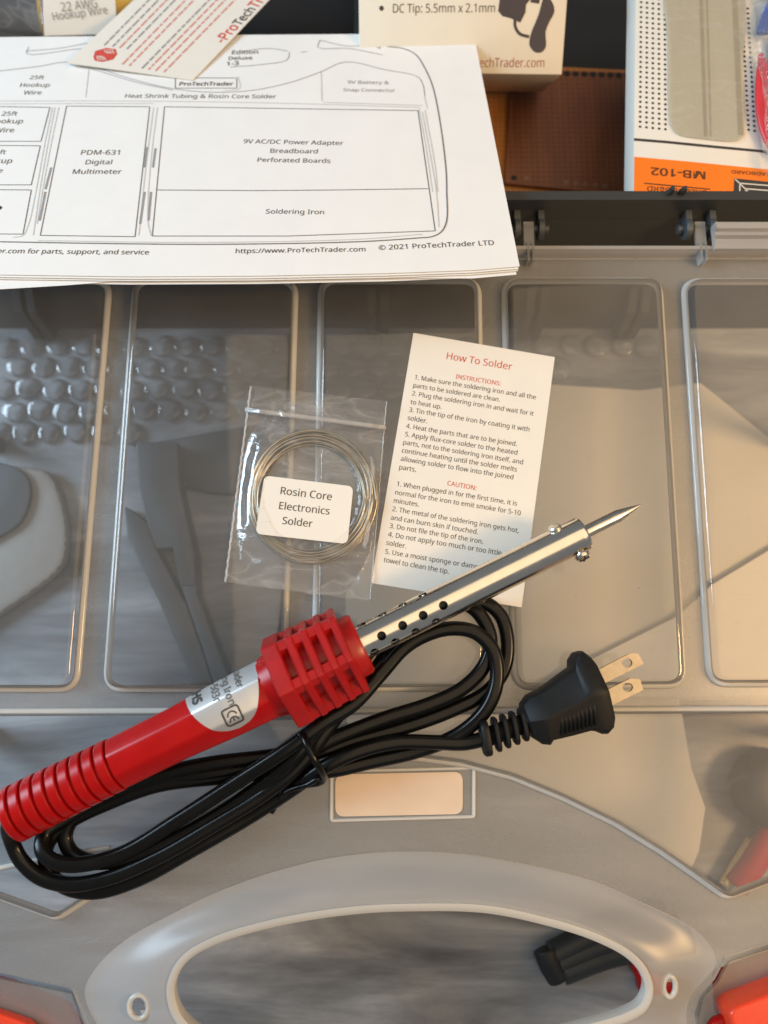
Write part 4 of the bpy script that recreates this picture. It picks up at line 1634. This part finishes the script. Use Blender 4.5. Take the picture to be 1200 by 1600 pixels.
def on_barrel(s, phi, off):
    r = barrel_r(s) * BF(phi % (2 * math.pi)) + off
    return IA + ax * s + (e1 * math.cos(phi) + e2 * math.sin(phi)) * r


# silver sticker: an oval wrapped over the barrel (phi = 0 up, positive towards the lower side)
sc_ = (S(294, 1090) + S(396, 1040)) / 2 + 0.001
half = 0.0122
ph_c, ph_e = math.radians(-70), math.radians(48)


def stick_w(ph):
    k = (ph - ph_c) / (ph_e - ph_c)
    return half * math.sqrt(max(0.0, 1 - k * k)) if k > 0 else half * math.sqrt(max(0, 1 - k * k * 0.9))


bm = bmesh.new()
rows = []
NPH, NSX = 60, 26
for j in range(NPH + 1):
    ph = math.radians(-150) + (ph_e - math.radians(-150)) * j / NPH
    w = stick_w(ph)
    if j == NPH:
        w = 0.0004
    rows.append([bm.verts.new(on_barrel(sc_ + w * (2 * i / NSX - 1), ph, 0.00012)) for i in range(NSX + 1)])
for j in range(NPH):
    for i in range(NSX):
        bm.faces.new((rows[j][i], rows[j][i + 1], rows[j + 1][i + 1], rows[j + 1][i]))
stk = obj('silver_sticker', bm, M['silver'], iron, 180)
stk['label'] = 'silver oval rating sticker'
bm = bmesh.new()


def ring_text(s_txt, s_base, phi0, phi1, bold=0.0, ky=1.0):
    L = (phi1 - phi0) * 0.0095
    add_text_map(bm, s_txt, lambda x, y: on_barrel(s_base + y * L * ky, phi0 + (phi1 - phi0) * x, 0.00034), bold)


rd = math.radians
ring_text('ProTechTrader', S(378, 1072), rd(-155), rd(-24))
ring_text('Soldering Iron', S(360, 1082), rd(-128), rd(-2))
ring_text('SI-503r', S(342, 1090), rd(-84), rd(-19))
ring_text('RoHS', S(313, 1105), rd(-100), rd(-36), 0.028, 0.95)


def ring_stroke(pts, w):
    """pts: (phi-length mm, s mm) about a centre -> flat strip on the barrel."""
    dense = []
    for (xa_, ya_), (xb_, yb_) in zip(pts[:-1], pts[1:]):
        m_ = max(1, int(math.hypot(xb_ - xa_, yb_ - ya_) / 0.35))
        dense += [(xa_ + (xb_ - xa_) * k / m_, ya_ + (yb_ - ya_) * k / m_) for k in range(m_)]
    pts = dense + [pts[-1]]
    L = []
    n = len(pts)
    for i in range(n):
        a = V((*pts[max(i - 1, 0)], 0))
        b = V((*pts[min(i + 1, n - 1)], 0))
        t = (b - a).normalized()
        nrm = V((-t.y, t.x, 0)) * w / 2
        p = V((*pts[i], 0))
        L.append((p + nrm, p - nrm))
    vs = [[bm.verts.new(on_barrel(ce_s + q.y * 0.00118, ce_p + q.x * 0.00118 / 0.0095, 0.00034)) for q in pr] for pr in L]
    for i in range(n - 1):
        bm.faces.new((vs[i][0], vs[i + 1][0], vs[i + 1][1], vs[i][1]))


ce_s, ce_p = S(371, 1112), rd(17)
rr_ = rounded([V((-2.3, -2.2, 0)), V((2.3, -2.2, 0)), V((2.3, 2.2, 0)), V((-2.3, 2.2, 0))], 0.8, 5)
ring_stroke([(p.x, p.y) for p in rr_] + [(rr_[0].x, rr_[0].y)], 0.42)
for cx in (-0.15, 1.35):
    ring_stroke([(cx + 1.15 * math.cos(t), 1.15 * math.sin(t)) for t in [math.pi * (0.5 + k / 12) for k in range(13)]], 0.36)
ring_stroke([(0.3, 0), (1.3, 0)], 0.34)
ring_stroke([(-2.4, -10.1), (-2.4, -10.1)], 0.1) if False else None
obj('printed_text', bm, M['ink'], stk, recalc=False)

# vented guard: hexagonal fins on ribs round a dark core
s_c0, s_c1 = S(438, 1068), S(548, 1013)
R_H = 0.0158
guard_shape_ph = rd(14)


def hex_ring(r, n=6):
    q = [V((math.cos(guard_shape_ph + k * 2 * math.pi / n) * r, math.sin(guard_shape_ph + k * 2 * math.pi / n) * r, 0)) for k in range(n)]
    return rounded(q, r * 0.10, 3)


def hex_plate(bm, s0, s1, r0, r1=None):
    r1 = r1 or r0
    ch = 0.00045
    rings = []
    for s, r in ((s0, r0 - ch), (s0 + ch, r0), (s1 - ch, r1), (s1, r1 - ch)):
        rings.append([bm.verts.new(IA + ax * s + e1 * p.x + e2 * p.y) for p in hex_ring(r)])
    n = len(rings[0])
    for a, b in zip(rings[:-1], rings[1:]):
        for k in range(n):
            bm.faces.new((a[k], a[(k + 1) % n], b[(k + 1) % n], b[k]))
    bm.faces.new(rings[0][::-1])
    bm.faces.new(rings[-1])


guard = None
span = s_c1 - s_c0
cuts = [(0.0, 0.215, 1.0), (0.315, 0.42, 0.99), (0.515, 0.615, 0.98), (0.71, 0.81, 0.97), (0.905, 1.0, 0.955)]
bm = bmesh.new()
hex_plate(bm, s_c0, s_c0 + span * 0.215, R_H)
guard = obj('vented_guard', bm, M['redmat'], iron, 30)
for a, b, k in cuts[1:]:
    bm = bmesh.new()
    hex_plate(bm, s_c0 + span * a, s_c0 + span * b, R_H * k)
    obj('guard_fin', bm, M['redmat'], guard, 30)
for k in range(6):
    an = guard_shape_ph + k * math.pi / 3
    o_ = e1 * math.cos(an) + e2 * math.sin(an)
    t_ = -e1 * math.sin(an) + e2 * math.cos(an)
    bm = bmesh.new()
    c0 = IA + ax * (s_c0 + span * 0.12) + o_ * (R_H * 0.945)
    c1 = IA + ax * (s_c0 + span * 0.985) + o_ * (R_H * 0.895)
    hw_ = 0.0023
    vs = []
    for c in (c0, c1):
        vs.append([bm.verts.new(c + t_ * hw_ - o_ * 0.0010), bm.verts.new(c + o_ * 0.00035), bm.verts.new(c - t_ * hw_ - o_ * 0.0010), bm.verts.new(c - t_ * hw_ - o_ * 0.0050), bm.verts.new(c + t_ * hw_ - o_ * 0.0050)])
    for i in range(5):
        bm.faces.new((vs[0][i], vs[0][(i + 1) % 5], vs[1][(i + 1) % 5], vs[1][i]))
    bm.faces.new(vs[0][::-1])
    bm.faces.new(vs[1])
    obj('guard_rib', bm, M['redmat'], guard, 30)
bm = bmesh.new()
lathe(bm, IA, ax, e1, e2, [(s_c0 + 0.0005, 0.0108), (s_c1 - 0.0005, 0.0106)], 32)
obj('guard_core', bm, M['redmat'], guard, 40)
bm = bmesh.new()
lathe(bm, IA, ax, e1, e2, [(s_c0 - 0.004, R_G * 1.1), (s_c0 - 0.0005, R_G * 1.2), (s_c0 + 0.001, R_G * 1.25)], 32)
obj('guard_neck', bm, M['red'], guard, 40)
bm = bmesh.new()
lathe(bm, IA, ax, e1, e2, [(s_c1 - 0.0008, 0.0098), (s_c1 - 0.0004, 0.0102), (s_c1 + 0.0032, 0.0100), (s_c1 + 0.0040, 0.0094), (s_c1 + 0.0041, 0.006)], 40)
obj('guard_collar', bm, M['redmat'], guard, 35)

# steel tube with vent holes
s_t0, s_t1 = s_c1 + 0.002, S(912, 834)
R_T = 0.0056
bm = bmesh.new()
lathe(bm, IA, ax, e1, e2, [(s_t0, R_T), (s_t1 - 0.0022, R_T), (s_t1 - 0.0018, R_T * 1.02), (s_t1 - 0.0012, R_T), (s_t1 - 0.0006, R_T * 1.03), (s_t1, R_T * 0.97), (s_t1, R_T * 0.90), (s_t1 - 0.003, R_T * 0.88), (s_t0, R_T * 0.88), (s_t0, R_T)], 96, cap=False)
tb_ = obj('steel_tube', bm, M['chrome'], iron, 30)
cut = bmesh.new()
sholes = [S(595, 991), S(627, 975), S(658, 959), S(689, 944)]
for k, s in enumerate(sholes):
    for ph, an in enumerate((rd(10), rd(52), rd(95), rd(140), rd(190), rd(235), rd(-62))):
        o_ = e1 * math.cos(an) + e2 * math.sin(an)
        t_ = -e1 * math.sin(an) + e2 * math.cos(an)
        ss = s + (0 if ph in (0, 2, 4) else -0.0042)
        lathe(cut, IA + ax * ss + o_ * (R_T * 0.6), o_, ax, t_, [(0, 0.00145), (R_T, 0.00145)], 16)
for v in cut.verts:
    v.co -= W[iron]
cme = bpy.data.meshes.new('cut')
bmesh.ops.recalc_face_normals(cut, faces=cut.faces[:])
cut.to_mesh(cme)
cut.free()
co = bpy.data.objects.new('cut', cme)
COL.objects.link(co)
co.location = W[iron]
bpy.context.view_layer.update()
md = tb_.modifiers.new('b', 'BOOLEAN')
md.object = co
md.operation = 'DIFFERENCE'
md.solver = 'EXACT'
bpy.context.view_layer.update()
dg = bpy.context.evaluated_depsgraph_get()
nm_ = bpy.data.meshes.new_from_object(tb_.evaluated_get(dg))
tb_.modifiers.clear()
if len(nm_.polygons) > 50:
    tb_.data = nm_
    tb_.data.set_sharp_from_angle(angle=rd(30))
bpy.data.objects.remove(co)
bm = bmesh.new()
lathe(bm, IA, ax, e1, e2, [(s_t0, R_T * 0.62), (s_t1 - 0.004, R_T * 0.62)], 24)
obj('heater_core', bm, M['darker'], iron, 40)
# end plug, tip
bm = bmesh.new()
lathe(bm, IA, ax, e1, e2, [(s_t1 - 0.004, R_T * 0.885), (s_t1 - 0.0008, R_T * 0.885), (s_t1 - 0.0004, R_T * 0.7), (s_t1 - 0.0004, 0.001)], 32)
obj('end_cap', bm, M['steel'], iron, 40)
s_k, s_e = S(968, 805), S(1002, 788.5)
bm = bmesh.new()
lathe(bm, IA, ax, e1, e2, [(s_t1 - 0.003, 0.0021), (s_k - 0.0005, 0.0021), (s_k, 0.0020), (s_k + 0.002, 0.0016), (s_e - 0.0006, 0.00035), (s_e, 0.0001)], 28)
obj('tip', bm, M['steel'], iron, 30)
# screw and nut through the tube end
s_s = S(893, 842)
for sg, r, h, nm2 in ((1, 0.0026, 0.0022, 'screw'), (-1, 0.0022, 0.0016, 'nut')):
    o_ = (e2 * sg * 0.96 + e1 * 0.28).normalized() if sg > 0 else (e2 * sg * 0.9 + e1 * 0.42).normalized()
    t_ = ax.cross(o_).normalized()
    c = IA + ax * (s_s if sg > 0 else S(876, 850)) + o_ * (R_T * 0.96)
    bm = bmesh.new()
    if sg > 0:
        lathe(bm, c, o_, ax, t_, [(-0.001, 0.0016), (0.0006, 0.0016), (0.0007, r * 0.98), (0.0012, r), (0.0020, r * 0.86), (0.0025, r * 0.5), (0.0026, 0.0002)], 24)
    else:
        lathe(bm, c, o_, ax, t_, [(-0.001, r), (0.0010, r), (0.0014, r * 0.85), (0.0015, r * 0.4)], 12)
    sw = obj(nm2, bm, M['steel'], iron, 35)
    if sg > 0:
        bm = bmesh.new()
        add_box(bm, c + o_ * 0.00235, ax, t_, o_, 0.0017, 0.0003, 0.0004)
        add_box(bm, c + o_ * 0.00236, t_, ax, o_, 0.0017, 0.0003, 0.0004)
        obj('screw_slot', bm, M['darker'], sw)

# ------------------------------------------------------------------ cord: one long coil from the grip to the plug
RC = 0.0024                       # half width of the cord
RH = 0.0020                       # half height
z0 = ZP + RH + 0.0002


def lv(k):
    return z0 + k * 0.0031


cord_px = [
    # out of the butt end, round the outer left loop, along the bottom
    (26, 1284, 3.6), (14, 1290, 3.2), (19, 1316, 1.6), (33, 1344, 1.2), (62, 1370, 1.1), (108, 1382, 1.1), (170, 1372, 1.1), (250, 1338, 1.1), (330, 1292, 1.1),
    (410, 1243, 1.2), (468, 1196, 1.5), (520, 1128, 1.5), (560, 1078, 1.1), (610, 1022, 0.5), (662, 976, 0.1),
    # first right loop (outermost)
    (715, 948, 0.0), (752, 940, 0.1), (781, 960, 0.2), (793, 1000, 0.2), (788, 1044, 0.2), (762, 1080, 0.2), (700, 1112, 0.2), (620, 1140, 0.2), (540, 1162, 0.2), (480, 1180, 0.2),
    (420, 1196, 0.1), (330, 1208, 0.1), (250, 1218, 0.0), (190, 1236, 0.0),
    # inner left loop
    (135, 1262, 0.0), (108, 1288, 0.0), (102, 1312, 0.0), (114, 1334, 0.2), (150, 1347, 0.7), (215, 1335, 0.8), (300, 1296, 0.8), (390, 1240, 1.0), (462, 1182, 2.2),
    (515, 1112, 2.2), (560, 1055, 1.5), (590, 1012, 0.8), (640, 965, 0.2),
    # second right loop
    (700, 938, 0.2), (740, 951, 0.8), (762, 982, 1.0), (766, 1012, 1.1), (754, 1044, 1.1), (722, 1076, 1.1), (672, 1100, 1.1), (600, 1123, 1.1), (530, 1150, 1.1), (480, 1172, 1.1),
    (415, 1183, 1.1), (330, 1193, 1.0), (250, 1210, 0.9), (170, 1240, 0.5),
    # middle left loop
    (105, 1278, 0.6), (70, 1302, 1.0), (66, 1328, 1.6), (84, 1346, 1.8), (120, 1351, 1.8), (190, 1334, 1.6), (280, 1280, 1.8), (370, 1222, 2.2), (450, 1170, 3.0),
    (505, 1130, 3.1), (552, 1100, 2.9),
    # front right loop
    (596, 1052, 2.2), (632, 1012, 1.8), (668, 991, 1.8), (705, 982, 1.9), (742, 988, 2.0), (769, 1014, 2.1), (777, 1050, 2.1), (770, 1088, 2.0), (750, 1120, 1.6), (712, 1150, 1.0),
    (650, 1174, 0.4), (580, 1190, 0.2), (515, 1204, 0.2), (450, 1204, 0.1), (350, 1214, 0.0), (250, 1226, 0.0), (180, 1250, 0.0),
    # lowest left loop
    (100, 1290, 0.0), (72, 1325, 0.0), (76, 1362, 0.0), (104, 1386, 0.0), (150, 1393, 0.0), (215, 1374, 0.0), (300, 1328, 0.0), (390, 1276, 0.0), (452, 1236, 0.3), (505, 1200, 1.2),
    # out to the plug
    (560, 1174, 1.4), (620, 1160, 1.2), (680, 1160, 1.1), (725, 1161, 1.2), (762, 1153, 1.5),
]
pts = catmull([P(x, y, lv(k)) for x, y, k in cord_px], 7)
bm = bmesh.new()
prof = []
for k in range(20):
    a = 2 * math.pi * k / 20
    c, s = math.cos(a), math.sin(a)
    w = RC * (abs(c) ** 0.85) * (1 if c > 0 else -1)
    h = RH * s * (1.0 - 0.07 * math.exp(-(w / RC / 0.2) ** 2))
    prof.append((w, h))
sweep(bm, pts, prof)
cord = obj('cord', bm, M['rubber'], iron, 180)

# plug
plug_o = P(750, 1155, ZP + 0.0088)
plug_e = P(945, 1085, ZP + 0.0088)
pa = V((plug_e.x - plug_o.x, plug_e.y - plug_o.y, 0)).normalized()
ps = V((pa.y, -pa.x, 0))           # to the lower right side
pu = V((0, 0, 1))


def PS(x, y):
    return (P(x, y, ZP + 0.0088) - plug_o).dot(pa)


def superel(hw, hh, n=28, e=0.45):
    out = []
    for k in range(n):
        a = 2 * math.pi * k / n
        c, s = math.cos(a), math.sin(a)
        out.append((hw * abs(c) ** e * (1 if c > 0 else -1), hh * abs(s) ** e * (1 if s > 0 else -1)))
    return out


PSEC = [(-1, -0.60), (-1, 0.20), (-0.95, 0.42), (-0.88, 0.52), (-0.14, 0.96), (-0.04, 1.0), (0.06, 0.98), (0.88, 0.56), (0.96, 0.44), (1, 0.22), (1, -0.60), (0.96, -0.85), (0.86, -1), (-0.86, -1), (-0.96, -0.85)]
# stations: traced upper and lower outline points, half height
st = [((812, 1112), (826, 1142), 0.0046), ((815, 1099), (832, 1153), 0.0060), ((824, 1087), (846, 1162), 0.0070), ((838, 1080), (858, 1163), 0.0078), ((842, 1079), (862, 1156), 0.0078),
      ((868, 1060), (892, 1149), 0.0082), ((893, 1042), (921, 1141), 0.0084), ((893, 1030), (930, 1142), 0.0086), ((899, 1020), (938, 1146), 0.0087), ((908, 1017), (947, 1146), 0.0087),
      ((918, 1024), (955, 1137), 0.0084), ((926, 1034), (957, 1124), 0.0078)]
bm = bmesh.new()
rings = []
for (ux, uy), (lx, ly), hh in st:
    up_ = P(ux, uy, ZP + 0.0088)
    lo_ = P(lx, ly, ZP + 0.0088)
    c = (up_ + lo_) / 2
    d = (lo_ - up_)
    hw_ = d.length / 2
    d.normalize()
    rings.append([bm.verts.new(c + d * (a * hw_) + pu * (b * hh)) for a, b in PSEC])
n = len(rings[0])
for a, b in zip(rings[:-1], rings[1:]):
    for k in range(n):
        bm.faces.new((a[k], a[(k + 1) % n], b[(k + 1) % n], b[k]))
bm.faces.new(rings[0][::-1])
bm.faces.new(rings[-1])
plug = obj('plug', bm, M['plug'], iron, 24)
# finger-grip ribs on the plug's upper side and its parting line
for k in range(9):
    x = 868 + k * 6.2
    bm = bmesh.new()
    a_ = P(x, 1108 - k * 2.4, ZP + 0.0088)
    b_ = P(x + 5.5, 1146 - k * 1.9, ZP + 0.0088)
    hz = 0.0073 + 0.00005 * k
    tube(bm, [a_ + pu * hz, (a_ + b_) / 2 + pu * (hz - 0.0008), b_ + pu * (hz - 0.0020)], 0.00040, 6)
    obj('grip_rib', bm, M['plug'], plug, 180)
# strain relief fins
bm = bmesh.new()
tube(bm, [P(752, 1155, ZP + 0.0078), P(790, 1141, ZP + 0.0084), P(826, 1127, ZP + 0.0086)], 0.0031, 16, r2=0.0026)
obj('strain_relief', bm, M['plug'], plug, 180)
for (x, y), hl, th in (((757, 1153), 28, 5.5), ((774, 1147), 27, 3.2), ((788, 1142), 26.5, 3.2), ((802, 1137), 26, 3.2), ((816, 1132), 25.5, 3.2)):
    c = P(x, y, ZP + 0.0082)
    a_ = P(x - 3.5, y - hl, ZP + 0.0082)
    b_ = P(x + 6.0, y + hl, ZP + 0.0082)
    d = (b_ - a_)
    hw_ = d.length / 2
    d.normalize()
    t_ = V((-d.y, d.x, 0))
    bm = bmesh.new()
    rings = []
    w_ = th / 4400.0
    for s, k in ((-w_, 0.93), (-w_ * 0.6, 1), (w_ * 0.6, 1), (w_, 0.93)):
        rings.append([bm.verts.new((a_ + b_) / 2 + t_ * s + d * p + pu * q) for p, q in superel(hw_ * k, 0.0052 * k, 20, 0.55)])
    for a, b in zip(rings[:-1], rings[1:]):
        for k in range(20):
            bm.faces.new((a[k], a[(k + 1) % 20], b[(k + 1) % 20], b[k]))
    bm.faces.new(rings[0][::-1])
    bm.faces.new(rings[-1])
    obj('strain_relief_fin', bm, M['plug'], plug, 40)
# two blades with holes
for zb, outl, hol in ((ZP + 0.0125, [(925, 1052), (936, 1046), (984, 1021), (997, 1021), (1006, 1037), (946, 1067), (935, 1071)], (980, 1036, 8.2, 7.0)),
                      (ZP + 0.0062, [(940, 1082), (955, 1075), (985, 1060), (1000, 1061), (1005, 1078), (957, 1102), (945, 1106)], (981, 1074, 8.2, 7.0))):
    bm = bmesh.new()
    hx, hy, ra, rb = hol
    hp = [P(hx + ra * math.cos(t * 2 * math.pi / 24), hy + rb * math.sin(t * 2 * math.pi / 24), zb) for t in range(24)]
    add_prism(bm, [[P(x, y, zb) for x, y in outl], hp], (0, 0, -0.0015))
    obj('prong', bm, M['brass'], plug)

# ------------------------------------------------------------------ twist tie round the cord
tt = thing('twist_tie', tuple(P(490, 1190, ZP)), 'thin black twist tie wrapped round the coiled cord', 'twist tie')
bm = bmesh.new()
loop = [(466, 1153, 2.6), (472, 1149, 3.9), (480, 1165, 4.6), (492, 1188, 4.6), (503, 1206, 3.6), (506, 1216, 1.8), (500, 1222, 1.0), (486, 1225, 0.9), (468, 1227, 0.8), (452, 1234, 0.9), (440, 1246, 0.6)]
tube(bm, catmull([P(x, y, lv(k)) for x, y, k in loop], 8), 0.00115, 8)
obj('tie_loop', bm, M['rubber'], tt, 180)
bm = bmesh.new()
tube(bm, catmull([P(x, y, lv(k)) for x, y, k in [(507, 1218, 1.4), (497, 1217, 1.9), (480, 1226, 1.6), (460, 1232, 1.3), (443, 1240, 1.0), (434, 1252, 0.3), (424, 1269, -0.1)]], 8), 0.00095, 8)
obj('tie_end', bm, M['rubber'], tt, 180)
